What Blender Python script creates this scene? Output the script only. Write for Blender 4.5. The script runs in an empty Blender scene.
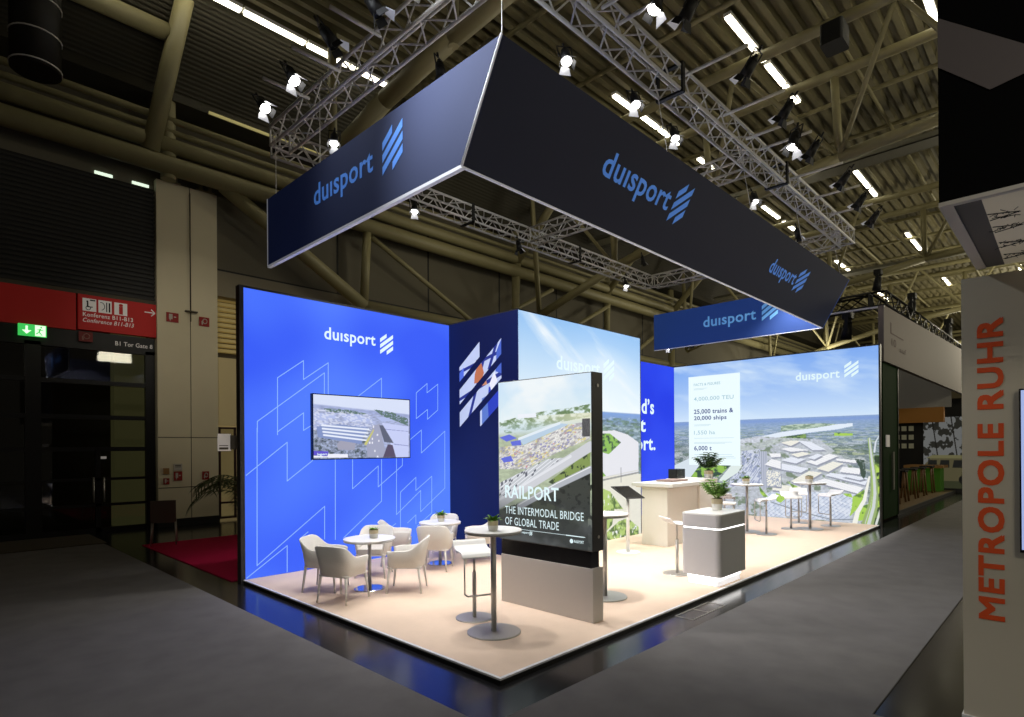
import bpy, bmesh, math, random
import numpy as np
from mathutils import Vector, Matrix
random.seed(7)
PI = math.pi
scene = bpy.context.scene
col = scene.collection
FAR={'horizon': [(-0.012, 2.546), (5.212, 2.582)], 'river': [(1.824, 1.983), (2.491, 2.092), (2.997, 2.198), (3.782, 2.278), (4.339, 2.359), (4.639, 2.372), (4.638, 2.302), (4.273, 2.229), (3.781, 2.18), (2.996, 2.071), (2.49, 1.962), (1.823, 1.821)], 'fields': [(2.998, 2.354), (3.323, 2.386), (3.983, 2.393), (4.37, 2.352), (4.316, 2.294), (3.793, 2.268), (3.242, 2.241), (2.997, 2.213)], 'greenstrip': [(1.823, 1.821), (2.49, 1.962), (2.996, 2.071), (3.596, 2.135), (3.618, 1.985), (2.871, 1.893), (2.227, 1.713), (1.821, 1.552)], 'lriver': [(-0.028, 1.284), (0.448, 1.5), (0.787, 1.33), (0.461, 0.91), (0.093, 0.8), (-0.032, 0.796)], 'lgreen': [(0.787, 1.33), (1.658, 1.313), (1.34, 1.015), (0.461, 0.916)], 'water2': [(1.689, 1.328), (1.995, 1.348), (1.872, 1.136), (1.466, 0.866), (1.34, 0.908)], 'rail': [(2.441, 1.706), (2.642, 1.706), (2.72, 0.781), (2.52, 0.714)], 'ind': [(1.967, 1.707), (2.47, 1.765), (2.55, 0.774), (1.338, 0.723), (1.994, 1.229)], 'roofs': [[(3.594, 1.441), (4.128, 1.642), (4.329, 1.59), (3.844, 1.362)], [(3.844, 1.28), (4.2, 1.456), (4.437, 1.411), (4.106, 1.204)], [(2.74, 1.396), (2.991, 1.399), (3.651, 1.276), (3.474, 1.167), (2.74, 1.279)], [(4.274, 1.53), (4.721, 1.494), (4.703, 1.423), (4.292, 1.478)], [(3.233, 0.95), (3.67, 1.214), (3.975, 1.18), (3.472, 0.853)], [(4.031, 1.12), (4.162, 1.185), (4.959, 1.069), (4.89, 0.91)], [(3.784, 0.948), (4.012, 1.038), (4.855, 0.85), (4.733, 0.707)], [(2.779, 0.826), (2.988, 0.843), (3.472, 0.82), (3.432, 0.676), (2.778, 0.696)], [(2.992, 1.477), (3.237, 1.555), (3.595, 1.516), (3.357, 1.396)], [(4.418, 1.331), (4.806, 1.299), (4.771, 1.161), (4.345, 1.209)], [(2.995, 1.926), (3.24, 1.979), (3.48, 1.963), (3.239, 1.839)], [(3.401, 1.976), (3.714, 1.939), (4.054, 1.74), (3.751, 1.732)], [(2.994, 1.768), (3.239, 1.809), (3.674, 1.732), (3.238, 1.691)], [(3.238, 1.627), (3.517, 1.691), (3.712, 1.641), (3.398, 1.556)], [(3.634, 1.545), (3.865, 1.641), (3.978, 1.609), (3.788, 1.501)], [(2.582, 1.357), (2.989, 1.249), (2.99, 1.449), (2.754, 1.504)], [(2.624, 1.242), (2.988, 1.164), (2.986, 0.792), (2.636, 0.807)], [(4.381, 1.11), (4.595, 1.144), (4.942, 1.076), (4.77, 1.023)], [(2.698, 1.648), (2.991, 1.649), (2.991, 1.563), (2.754, 1.547)]], 'lot': [(2.607, 0.601), (2.987, 0.705), (4.733, 0.688), (4.662, 0.467), (4.553, 0.063), (3.585, 0.004), (2.982, 0.02), (2.603, -0.01)], 'lgreens': [[(2.861, 0.635), (3.15, 0.543), (2.984, 0.384), (2.881, 0.421)], [(2.434, 0.798), (2.662, 0.518), (2.548, 0.512), (2.462, 0.624)], [(4.627, 0.623), (4.872, 0.812), (4.888, 0.637), (4.696, 0.311), (4.554, 0.142), (4.608, 0.384)], [(4.414, 0.691), (4.593, 0.7), (4.627, 0.603), (4.485, 0.635)], [(3.152, 0.947), (3.233, 0.886), (3.413, 0.809), (3.273, 0.782)], [(4.242, 2.155), (4.637, 2.126), (4.637, 2.078), (4.241, 2.074)], [(4.766, 0.395), (4.973, 0.486), (4.919, 0.093), (4.659, 0.052)]], 'road1': [(4.982, 2.002), (5.03, 1.497), (5.065, 1.111), (5.076, 0.724), (5.04, 0.413), (4.936, 0.016)], 'road2': [(4.977, 1.108), (4.924, 0.834), (4.871, 0.558), (4.73, 0.274), (4.658, -0.047)], 'road3': [(5.185, 2.075), (5.11, 1.923), (5.082, 1.691)], 'lotline': [(2.734, 0.39), (3.229, 0.251), (3.779, 0.123), (4.155, 0.05), (4.659, 0.091)], 'rgreen': [(5.081, 1.614), (5.281, 1.615), (5.271, -0.031), (5.021, -0.015), (5.091, 0.493), (5.111, 1.035)], 'dforest': [(4.668, 1.533), (4.877, 1.496), (4.909, 1.184), (4.874, 1.027), (4.805, 1.142), (4.772, 1.338)]}
KIO={'hz': [(0.017, 1.532), (1.37, 1.592)], 'long': [(0.339, 1.19), (0.952, 1.353), (1.079, 1.338), (0.405, 1.116)], 'blue': [[(0.014, 1.212), (0.179, 1.246), (0.305, 1.199), (0.132, 1.16)], [(0.197, 1.159), (0.361, 1.177), (0.378, 1.117), (0.224, 1.109)], [(0.035, 0.959), (0.2, 0.994), (0.245, 0.928), (0.082, 0.909)]], 'stad': [(0.319, 1.477), (0.604, 1.48), (0.615, 1.432), (0.319, 1.432)], 'forest': [[(0.015, 1.397), (0.273, 1.438), (0.731, 1.498), (1.071, 1.512), (1.369, 1.541), (1.368, 1.409), (0.872, 1.352), (0.451, 1.285), (0.015, 1.33)], [(0.086, 1.294), (0.318, 1.321), (0.339, 1.255), (0.109, 1.26)]], 'yard': [(0.427, 1.116), (1.069, 1.331), (1.368, 1.365), (1.366, 1.176), (0.909, 1.028), (0.447, 0.839), (0.01, 0.829), (0.012, 1.094)], 'field': [(0.036, 1.094), (0.201, 1.118), (0.223, 1.027), (0.059, 0.993)], 'road1': [(0.006, 0.41), (1.365, 1.095)], 'road1b': [(0.006, 0.461), (1.104, 0.991)], 'road2': [(0.331, 0.398), (0.906, 0.667), (1.363, 0.854)], 'green': [[(0.785, 0.701), (1.365, 1.051), (1.363, 0.876), (0.866, 0.673)]], 'dark': [(0.946, 0.668), (1.363, 0.832), (1.359, 0.349), (0.904, 0.436), (0.659, 0.499)], 'band': [(0.008, 0.663), (0.767, 0.957), (1.18, 0.991), (0.661, 0.736), (0.006, 0.444)]}
TOW={'hz': [(2.302, 2.552), (3.694, 2.542)], 'river': [(0.154, 2.046), (2.297, 2.153), (2.793, 2.183), (3.278, 2.099), (3.686, 1.938), (3.676, 1.185), (3.266, 1.156), (2.285, 1.157), (0.147, 1.372)], 'green1': [(0.731, 2.09), (2.297, 2.11), (2.637, 2.114), (3.03, 1.937), (2.593, 1.703), (2.256, 1.764), (0.728, 1.817)], 'green2': [(0.431, 1.59), (2.252, 1.461), (2.489, 1.279), (2.249, 1.245), (0.429, 1.399)], 'bridge': [(1.346, 1.1), (2.286, 1.192), (3.678, 1.302)], 'lowwater': [(2.175, 1.162), (3.677, 1.279), (3.663, 0.197), (3.173, 0.337), (2.172, 0.862)], 'trees': [[(0.146, 1.222), (2.247, 1.073), (2.623, 0.964), (2.855, 0.771), (3.094, 0.572), (2.774, 0.598), (2.692, 0.294), (2.162, 0.003), (0.133, 0.026)], [(2.929, 0.338), (3.256, 0.375), (3.663, 0.15), (3.66, -0.085), (2.765, -0.07), (2.161, -0.083), (2.46, 0.142)]], 'clouds': []}
TVP={'hz': [(-0.023, 0.861), (1.76, 0.805)], 'trees': [[(0.172, 0.788), (0.582, 0.781), (0.93, 0.733), (0.907, 0.709), (0.477, 0.726), (0.201, 0.734)], [(1.066, 0.807), (1.44, 0.772), (1.759, 0.67), (1.758, 0.546), (1.487, 0.631), (1.249, 0.695)]], 'bld': [(0.051, 0.5), (0.413, 0.545), (0.973, 0.499), (0.86, 0.341), (0.837, 0.225), (0.07, 0.335)], 'bl2': [(0.39, 0.225), (0.452, 0.282), (0.728, 0.244), (0.705, 0.129), (0.41, 0.141)], 'str': [[(0.071, 0.509), (0.372, 0.525), (0.928, 0.475), (0.91, 0.455), (0.372, 0.506), (0.071, 0.496)], [(0.071, 0.469), (0.371, 0.499), (0.927, 0.436), (0.909, 0.416), (0.371, 0.48), (0.071, 0.456)], [(0.07, 0.429), (0.371, 0.473), (0.927, 0.397), (0.909, 0.377), (0.371, 0.454), (0.07, 0.416)], [(0.07, 0.388), (0.371, 0.446), (0.927, 0.358), (0.909, 0.338), (0.371, 0.428), (0.07, 0.376)]], 'yellow': [(0.881, 0.225), (1.063, 0.481), (1.074, 0.452), (0.925, 0.205)], 'road': [(1.041, 0.53), (1.19, 0.573), (1.246, 0.284), (1.326, 0.003), (0.946, 0.009), (0.925, 0.205)], 'rb': [(1.225, 0.588), (1.77, 0.535), (1.765, -0.025), (1.506, 0.0)], 'rs': [(1.174, 0.543), (1.248, 0.545), (1.459, 0.244), (1.269, 0.264)], 'rs2': [(1.34, 0.224), (1.435, 0.214), (1.506, 0.0), (1.244, 0.004)], 'rbl': [[(1.295, 0.485), (1.769, 0.452), (1.769, 0.444), (1.299, 0.473)], [(1.459, 0.234), (1.767, 0.203), (1.767, 0.191), (1.459, 0.22)]], 'cap': [(-0.013, 0.126), (0.247, 0.114), (0.226, 0.04), (-0.014, 0.058)], 'cap2': [(0.236, 0.073), (0.587, 0.069), (0.582, 0.012), (-0.014, 0.022), (-0.014, 0.053), (0.23, 0.036)], 'roofs': [[(-0.005, 0.717), (0.352, 0.693), (0.434, 0.639), (-0.006, 0.589)], [(0.435, 0.715), (0.841, 0.691), (1.064, 0.619), (0.581, 0.587)], [(1.11, 0.68), (1.343, 0.688), (1.487, 0.631), (1.225, 0.604)]]}
ART=[[(3.483, 2.15), (3.484, 2.302), (4.532, 3.092), (4.529, 2.745)], [(3.778, 2.113), (3.784, 2.955), (4.189, 3.25), (4.187, 2.961), (4.599, 3.257), (4.595, 2.732)], [(3.778, 2.155), (4.184, 2.452), (4.182, 2.183), (4.304, 2.258)], [(5.118, 2.752), (5.578, 3.092), (5.575, 2.753)], [(6.301, 2.889), (6.543, 3.072), (6.541, 2.904), (6.79, 3.078), (6.786, 2.602), (6.547, 2.424), (6.548, 2.6), (6.297, 2.428), (6.301, 2.889)], [(3.48, 2.205), (3.466, 0.227), (4.521, 0.998), (4.517, 0.486)], [(3.276, 1.53), (3.924, 2.001), (3.92, 1.423), (4.329, 1.723)], [(3.315, 0.034), (3.913, 0.457), (3.91, 0.033)], [(4.709, 1.727), (4.7, 0.457)], [(5.018, 1.721), (5.014, 1.246), (5.501, 1.603), (5.498, 1.251), (5.992, 1.598), (5.993, 1.73)], [(5.568, 1.71), (5.562, 1.006), (4.846, 0.466)], [(5.87, 1.724), (5.862, 0.751), (6.383, 1.14), (6.379, 0.757), (6.94, 1.152), (6.949, 2.213), (6.404, 1.813), (6.408, 2.226), (6.116, 2.021)], [(5.943, 0.517), (5.949, 1.136), (6.28, 1.379), (6.278, 1.146), (6.636, 1.385), (6.63, 0.715), (6.299, 0.51)], [(6.094, 0.585), (6.274, 0.711), (6.273, 0.555)], [(4.129, 0.549), (4.243, 0.627)], [(5.557, 0.444), (5.846, 0.597)]]

# ------------------------------------------------------------------ helpers
def lin(c):
    c = c / 255.0
    return c / 12.92 if c <= 0.04045 else ((c + 0.055) / 1.055) ** 2.4

def rgb(r, g, b):
    return (lin(r), lin(g), lin(b), 1.0)

MATS = {}
def mat(name, color, rough=0.6, metal=0.0, noise=0.0, nscale=20.0, bump=0.0, emit=None, estr=1.0,
        trans=0.0, coat=0.0, spec=0.5):
    """procedural principled material: noise varies the colour and the surface"""
    if name in MATS:
        return MATS[name]
    m = bpy.data.materials.new(name)
    m.use_nodes = True
    nt = m.node_tree
    p = nt.nodes['Principled BSDF']
    p.inputs['Roughness'].default_value = rough
    p.inputs['Metallic'].default_value = metal
    p.inputs['Base Color'].default_value = color
    p.inputs['Specular IOR Level'].default_value = spec
    if trans:
        p.inputs['Transmission Weight'].default_value = trans
    if coat:
        p.inputs['Coat Weight'].default_value = coat
    tc = nt.nodes.new('ShaderNodeTexCoord')
    nz = nt.nodes.new('ShaderNodeTexNoise')
    nz.inputs['Scale'].default_value = nscale
    nz.inputs['Detail'].default_value = 4
    nt.links.new(tc.outputs['Object'], nz.inputs['Vector'])
    if noise > 0:
        mx = nt.nodes.new('ShaderNodeMix'); mx.data_type = 'RGBA'
        a = [max(0, c * (1 - noise)) for c in color[:3]] + [1]
        b = [min(1, c * (1 + noise)) for c in color[:3]] + [1]
        mx.inputs['A'].default_value = a
        mx.inputs['B'].default_value = b
        nt.links.new(nz.outputs['Fac'], mx.inputs['Factor'])
        nt.links.new(mx.outputs['Result'], p.inputs['Base Color'])
    if bump > 0:
        bp = nt.nodes.new('ShaderNodeBump')
        bp.inputs['Strength'].default_value = bump
        bp.inputs['Distance'].default_value = 0.01
        nt.links.new(nz.outputs['Fac'], bp.inputs['Height'])
        nt.links.new(bp.outputs['Normal'], p.inputs['Normal'])
    if emit is not None:
        p.inputs['Emission Color'].default_value = emit
        p.inputs['Emission Strength'].default_value = estr
    MATS[name] = m
    return m

def light_fabric(name, c1, c2, strength=1.0, scale=0.35):
    """back-lit fabric: emission with soft uneven brightness"""
    m = bpy.data.materials.new(name); m.use_nodes = True
    nt = m.node_tree; p = nt.nodes['Principled BSDF']
    tc = nt.nodes.new('ShaderNodeTexCoord'); nz = nt.nodes.new('ShaderNodeTexNoise')
    nz.inputs['Scale'].default_value = scale; nz.inputs['Detail'].default_value = 1
    nt.links.new(tc.outputs['Object'], nz.inputs['Vector'])
    cr = nt.nodes.new('ShaderNodeValToRGB')
    cr.color_ramp.elements[0].position = 0.35; cr.color_ramp.elements[0].color = c1
    cr.color_ramp.elements[1].position = 0.65; cr.color_ramp.elements[1].color = c2
    nt.links.new(nz.outputs['Fac'], cr.inputs['Fac'])
    nt.links.new(cr.outputs['Color'], p.inputs['Emission Color'])
    p.inputs['Emission Strength'].default_value = strength
    p.inputs['Base Color'].default_value = (0.008, 0.008, 0.02, 1)
    p.inputs['Roughness'].default_value = 0.8
    p.inputs['Specular IOR Level'].default_value = 0.1
    return m

def print_mat(name, strength=1.0, sample=False):
    """a printed picture held in the mesh's colour attribute"""
    m = bpy.data.materials.new(name); m.use_nodes = True
    nt = m.node_tree; p = nt.nodes['Principled BSDF']
    a = nt.nodes.new('ShaderNodeAttribute'); a.attribute_name = 'print'
    nt.links.new(a.outputs['Color'], p.inputs['Emission Color'])
    p.inputs['Base Color'].default_value = (0.01, 0.01, 0.01, 1)
    p.inputs['Emission Strength'].default_value = strength
    p.inputs['Roughness'].default_value = 0.7
    if not sample:
        m.cycles.emission_sampling = 'NONE'
    return m

class MB:
    """collects boxes, tubes, polygons and builds them as ONE mesh object"""
    def __init__(s):
        s.v = []; s.f = []; s.sm = []
    def add(s, verts, faces, smooth=False, M=None):
        o = len(s.v)
        for p in verts:
            p = Vector(p)
            if M is not None: p = M @ p
            s.v.append(p)
        for f in faces:
            s.f.append([i + o for i in f]); s.sm.append(smooth)
        return s
    def box(s, lo, hi, M=None):
        x0, y0, z0 = lo; x1, y1, z1 = hi
        v = [(x0,y0,z0),(x1,y0,z0),(x1,y1,z0),(x0,y1,z0),(x0,y0,z1),(x1,y0,z1),(x1,y1,z1),(x0,y1,z1)]
        f = [(0,3,2,1),(4,5,6,7),(0,1,5,4),(1,2,6,5),(2,3,7,6),(3,0,4,7)]
        return s.add(v, f, False, M)
    def prism(s, pts, z0, z1, M=None):
        n = len(pts)
        v = [(p[0], p[1], z0) for p in pts] + [(p[0], p[1], z1) for p in pts]
        f = [list(range(n))[::-1], list(range(n, 2*n))]
        f += [(i, (i+1) % n, n + (i+1) % n, n + i) for i in range(n)]
        return s.add(v, f, False, M)
    def rbox(s, lo, hi, r=0.05, n=5, M=None):
        """box with rounded vertical corners"""
        x0,y0,z0 = lo; x1,y1,z1 = hi
        pts = []
        for cx, cy, a0 in ((x1-r,y0+r,-90),(x1-r,y1-r,0),(x0+r,y1-r,90),(x0+r,y0+r,180)):
            for k in range(n+1):
                a = math.radians(a0 + 90*k/n)
                pts.append((cx + r*math.cos(a), cy + r*math.sin(a)))
        return s.prism(pts, z0, z1, M)
    def tube(s, a, b, r, r2=None, n=8, M=None, caps=True):
        a = Vector(a); b = Vector(b); r2 = r if r2 is None else r2
        d = (b - a)
        if d.length < 1e-6: return s
        q = d.to_track_quat('Z', 'Y').to_matrix()
        v = []
        for c, rr in ((a, r), (b, r2)):
            for k in range(n):
                t = 2*PI*k/n
                v.append(c + q @ Vector((rr*math.cos(t), rr*math.sin(t), 0)))
        f = [(k, (k+1) % n, n + (k+1) % n, n + k) for k in range(n)]
        o = len(s.v)
        s.add(v, f, n > 5, M)
        if caps:
            s.f.append([o + k for k in range(n)][::-1]); s.sm.append(False)
            s.f.append([o + n + k for k in range(n)]); s.sm.append(False)
        return s
    def path(s, pts, r, n=8, M=None):
        for a, b in zip(pts[:-1], pts[1:]):
            s.tube(a, b, r, n=n, M=M)
        return s
    def disc(s, c, r, z0, z1, n=32, bev=0.0, M=None, r0=None):
        r0 = r if r0 is None else r0
        rings = [(r0, z0)]
        if bev: rings += [(r, z1-bev), (r-bev, z1)]
        else: rings += [(r, z1)]
        v = []
        for rr, z in rings:
            for k in range(n):
                t = 2*PI*k/n
                v.append((c[0]+rr*math.cos(t), c[1]+rr*math.sin(t), z))
        f = [list(range(n))[::-1]]
        for j in range(len(rings)-1):
            f += [(j*n+k, j*n+(k+1) % n, (j+1)*n+(k+1) % n, (j+1)*n+k) for k in range(n)]
        f.append([ (len(rings)-1)*n + k for k in range(n)])
        return s.add(v, f, False, M)
    def build(s, name, m, parent=None, off=(0,0,0), bevel=0.0, smooth=False):
        me = bpy.data.meshes.new(name)
        off = Vector(off)
        me.from_pydata([tuple(p - off) for p in s.v], [], s.f)
        for i, p in enumerate(me.polygons):
            p.use_smooth = s.sm[i] or smooth
        me.materials.append(m)
        me.update()
        o = bpy.data.objects.new(name, me)
        col.objects.link(o)
        if parent is not None: o.parent = parent
        else: o.location = off
        if bevel:
            b = o.modifiers.new('bevel', 'BEVEL'); b.width = bevel; b.segments = 2; b.limit_method = 'ANGLE'
        return o

def tag(o, label, cat, group=None, kind=None):
    o['label'] = label; o['category'] = cat
    if group: o['group'] = group
    if kind: o['kind'] = kind
    return o

def struct(o):
    o['kind'] = 'structure'
    return o

def thing(name, label, cat, loc=(0,0,0), rz=0.0, group=None):
    o = bpy.data.objects.new(name, None)
    o.empty_display_size = 0.2
    col.objects.link(o)
    o.location = loc; o.rotation_euler = (0, 0, rz)
    return tag(o, label, cat, group)

def copy_tree(o, parent=None):
    c = o.copy(); col.objects.link(c)
    if parent is not None: c.parent = parent
    for ch in list(o.children): copy_tree(ch, c)
    return c

def solo(name, mb, m, label, cat, loc=(0,0,0), group=None, **kw):
    """a thing that is one mesh, built in world coordinates"""
    return tag(mb.build(name, m, None, loc, **kw), label, cat, group)

def text_mesh(s, name, m, parent, origin, right, up, width, height=None, off=(0,0,0), bold=0.0, thick=0.0, align='L', spacing=1.05, shear=0.0, fat=0.0):
    cu = bpy.data.curves.new(name, 'FONT')
    cu.body = s; cu.size = 1.0; cu.offset = bold; cu.resolution_u = 3; cu.space_character = spacing; cu.shear = shear
    ob = bpy.data.objects.new(name + '_src', cu)
    col.objects.link(ob)
    bpy.context.view_layer.update()
    me = bpy.data.meshes.new_from_object(ob)
    col.objects.unlink(ob); bpy.data.objects.remove(ob)
    xs = [v.co.x for v in me.vertices]; ys = [v.co.y for v in me.vertices]
    x0, x1, y0, y1 = min(xs), max(xs), min(ys), max(ys)
    k = width / (x1 - x0)
    ky = k if height is None else height / (y1 - y0)
    right = Vector(right).normalized(); up = Vector(up).normalized()
    nrm = right.cross(up)
    base = 0.0 if height is None else y0
    org = Vector(origin) - Vector(off) + nrm * thick
    if align == 'R': org = org - right * width
    if align == 'C': org = org - right * width / 2
    for v in me.vertices:
        v.co = org + right * ((v.co.x - x0) * k) + up * ((v.co.y - base) * ky)
    if fat:
        # heavier strokes: the same outlines laid side by side in one mesh
        bm = bmesh.new(); n0 = 0
        for i, (du, dv) in enumerate(((-1,-1),(1,-1),(1,1),(-1,1),(0,0))):
            bm.from_mesh(me); bm.verts.ensure_lookup_table()
            sh = right*du*fat + up*dv*fat + nrm*0.0002*i
            for v in bm.verts[n0:]: v.co += sh
            n0 = len(bm.verts)
        bm.to_mesh(me); bm.free()
    me.name = name
    me.materials.clear(); me.materials.append(m)
    o = bpy.data.objects.new(name, me); col.objects.link(o)
    if parent is not None: o.parent = parent
    else: o.location = off
    return o

def mark_polys():
    """emblem: four slanting bars cut from a twin parallelogram; unit box, y up"""
    # left column spans s 0..120 , right column -45..78 in sheared units
    H = 165.0; bar = 30.0; gap = (H - 4*bar) / 3.0
    res = []
    s = -45.0
    slope = 43.0 / 50.0
    for k in range(4):
        s0, s1 = s, s + bar
        l = (max(s0, 0), min(s1, 120)); r = (max(s0, -45), min(s1, 78))
        x0, xm, x1 = 0.0, 51.0, 102.0
        Lq = l[1] > l[0] + 1; Rq = r[1] > r[0] + 1
        def pt(x, ss): return (x, ss + slope * x)
        if Lq: res.append([pt(x0, l[0]), pt(xm, l[0]), pt(xm, l[1]), pt(x0, l[1])])
        if Rq: res.append([pt(xm, r[0]), pt(x1, r[0]), pt(x1, r[1]), pt(xm, r[1])])
        s = s1 + gap
    ys = [p[1] for q in res for p in q]
    y0, y1 = min(ys), max(ys)
    return [[(p[0] / 102.0, (p[1] - y0) / (y1 - y0)) for p in q] for q in res]

def mark_mesh(name, m, parent, origin, right, up, w, h, off=(0,0,0)):
    right = Vector(right).normalized(); up = Vector(up).normalized()
    mb = MB()
    for q in mark_polys():
        mb.add([Vector(origin) + right * (p[0]*w) + up * (p[1]*h) for p in q], [list(range(len(q)))])
    return mb.build(name, m, parent, off)

# ------------------------------------------------------------------ picture painting (vertex colours on a grid)
def vnoise(X, Y, seed=0):
    xi = np.floor(X).astype(np.int64); yi = np.floor(Y).astype(np.int64)
    xf = X - xi; yf = Y - yi
    def h(a, b):
        n = (a * 374761393 + b * 668265263 + seed * 1442695041) & 0x7fffffff
        n = ((n ^ (n >> 13)) * 1274126177) & 0x7fffffff
        return ((n ^ (n >> 16)) & 0xffff) / 65535.0
    u = xf*xf*(3-2*xf); v = yf*yf*(3-2*yf)
    return (h(xi,yi)*(1-u) + h(xi+1,yi)*u)*(1-v) + (h(xi,yi+1)*(1-u) + h(xi+1,yi+1)*u)*v

def fbm(X, Y, seed=0, oct=4):
    a = 0; amp = 0.5; t = 0
    for k in range(oct):
        a = a + amp * vnoise(X * 2**k, Y * 2**k, seed + k); t += amp; amp *= 0.55
    return a / t

def cell(X, Y, seed=0):
    xi = np.floor(X).astype(np.int64); yi = np.floor(Y).astype(np.int64)
    n = (xi * 374761393 + yi * 668265263 + seed * 1442695041) & 0x7fffffff
    n = ((n ^ (n >> 13)) * 1274126177) & 0x7fffffff
    return ((n ^ (n >> 16)) & 0xffff) / 65535.0

class Pic:
    def __init__(s, w, h, nx, ny):
        s.w, s.h, s.nx, s.ny = w, h, nx, ny
        x = np.linspace(0, w, nx); y = np.linspace(0, h, ny)
        s.X, s.Y = np.meshgrid(x, y)
        s.C = np.zeros((ny, nx, 3))
    def c(s, r, g, b): return np.array([r, g, b], float)
    def mix(s, mask, colr):
        m = mask[..., None] if mask.ndim == 2 else mask
        s.C = s.C * (1 - m) + np.asarray(colr, float) * m
    def pmask(s, pts):
        inside = np.zeros_like(s.X, bool); n = len(pts)
        for i in range(n):
            x0, y0 = pts[i]; x1, y1 = pts[(i+1) % n]
            if abs(y1 - y0) < 1e-9: continue
            cnd = ((y0 > s.Y) != (y1 > s.Y)) & (s.X < (x1-x0)*(s.Y-y0)/(y1-y0) + x0)
            inside ^= cnd
        return inside.astype(float)
    def poly(s, pts, colr, a=1.0): s.mix(s.pmask(pts)*a, colr)
    def lmask(s, pts, w0, w1=None):
        w1 = w0 if w1 is None else w1
        m = np.zeros_like(s.X); n = len(pts) - 1
        for i in range(n):
            ax, ay = pts[i]; bx, by = pts[i+1]
            dx, dy = bx-ax, by-ay; L2 = dx*dx+dy*dy + 1e-12
            t = np.clip(((s.X-ax)*dx + (s.Y-ay)*dy)/L2, 0, 1)
            d = np.hypot(s.X-ax-t*dx, s.Y-ay-t*dy)
            ww = w0 + (w1-w0)*((i+t)/n)
            m = np.maximum(m, np.clip((ww*0.5-d)/0.006+0.5, 0, 1))
        return m
    def line(s, pts, colr, w0, w1=None, a=1.0): s.mix(s.lmask(pts, w0, w1)*a, colr)
    def build(s, name, m, parent, origin, right, up, off=(0,0,0), keep=None):
        O = np.array(Vector(origin) - Vector(off)); R = np.array(Vector(right).normalized()); Uv = np.array(Vector(up).normalized())
        co = O + s.X[..., None]*R + s.Y[..., None]*Uv
        nx, ny = s.nx, s.ny
        idx = np.arange(nx*ny).reshape(ny, nx)
        q = np.stack([idx[:-1,:-1], idx[:-1,1:], idx[1:,1:], idx[1:,:-1]], -1).reshape(-1, 4)
        if keep is not None: q = q[(keep.reshape(-1)[q] > 0.5).all(axis=1)]
        me = bpy.data.meshes.new(name)
        me.vertices.add(nx*ny); me.vertices.foreach_set('co', co.reshape(-1).astype(np.float32))
        nf = len(q)
        me.loops.add(nf*4); me.loops.foreach_set('vertex_index', q.reshape(-1).astype(np.int32))
        me.polygons.add(nf)
        me.polygons.foreach_set('loop_start', np.arange(0, nf*4, 4, dtype=np.int32))
        me.update(calc_edges=True)
        at = me.color_attributes.new('print', 'FLOAT_COLOR', 'POINT')
        C = np.clip(s.C, 0, 255)/255.0
        Cl = np.where(C <= 0.04045, C/12.92, ((C+0.055)/1.055)**2.4)
        buf = np.ones((ny, nx, 4), np.float32); buf[..., :3] = Cl
        at.data.foreach_set('color', buf.reshape(-1))
        me.materials.append(m); me.update()
        o = bpy.data.objects.new(name, me); col.objects.link(o); o.parent = parent
        return o

# ------------------------------------------------------------------ materials
M_floor = mat('polished_black_floor', rgb(30,30,32), 0.16, noise=0.35, nscale=1.2, bump=0.02)
M_carpet = mat('aisle_carpet_grey', rgb(112,110,110), 0.95, noise=0.22, nscale=3.0, bump=0.5, spec=0.1)
M_magenta = mat('magenta_carpet', rgb(190,25,75), 0.95, noise=0.12, nscale=30, spec=0.1)
M_beige = mat('beige_carpet', rgb(226,204,184), 0.9, noise=0.05, nscale=9, bump=0.2, spec=0.1)
M_alu = mat('brushed_aluminium', rgb(215,215,218), 0.35, 1.0, noise=0.05)
M_white_edge = mat('white_edge', rgb(235,235,238), 0.4)
M_black = mat('matt_black', rgb(11,11,12), 0.6, noise=0.1)
M_blackg = mat('gloss_black', rgb(10,10,12), 0.2)
M_darkmetal = mat('anthracite_metal', rgb(62,62,62), 0.5, 0.2, noise=0.05)
M_white = mat('white_lacquer', rgb(238,238,236), 0.35, noise=0.02)
M_shell = mat('off_white_upholstery', rgb(228,226,221), 0.75, noise=0.04, nscale=60, bump=0.1)
M_leg = mat('pale_chair_leg', rgb(226,222,214), 0.5, noise=0.03)
M_cush = mat('chair_cushion', rgb(206,202,194), 0.8, noise=0.04)
M_chrome = mat('satin_chrome', rgb(190,187,182), 0.42, 0.75, noise=0.03)
M_greypanel = mat('grey_laminate', rgb(196,190,184), 0.6, noise=0.02)
M_cream = mat('cream_laminate', rgb(242,238,232), 0.55, noise=0.02)
M_slate = mat('slate_grey_laminate', rgb(186,186,188), 0.5, noise=0.02)
M_led = mat('white_led_strip', rgb(255,255,255), 0.5, emit=(1,0.98,0.95,1), estr=2.5)
M_logo_lit = mat('lit_logo_white', rgb(60,64,66), 0.6, emit=rgb(225,246,250), estr=1.0)
M_line_lit = mat('lit_line_pale_blue', rgb(30,40,60), 0.6, emit=rgb(142,184,252), estr=1.0)
M_navyfab = mat('navy_fabric', rgb(14,26,66), 0.85, noise=0.08, nscale=2, emit=rgb(8,22,72), estr=1.0)
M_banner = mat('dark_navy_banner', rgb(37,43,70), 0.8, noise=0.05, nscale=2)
M_banner_side = mat('navy_banner_side_glow', rgb(54,62,92), 0.8, noise=0.05, nscale=2, emit=rgb(8,18,48), estr=0.35)  # bluer copy of the banner fabric, its different lighting painted as colour and glow
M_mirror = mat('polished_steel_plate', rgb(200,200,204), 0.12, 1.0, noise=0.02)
M_banner_in = mat('blue_banner_inside', rgb(35,66,130), 0.8, noise=0.05, nscale=2, emit=rgb(26,56,122), estr=0.45)
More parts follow.
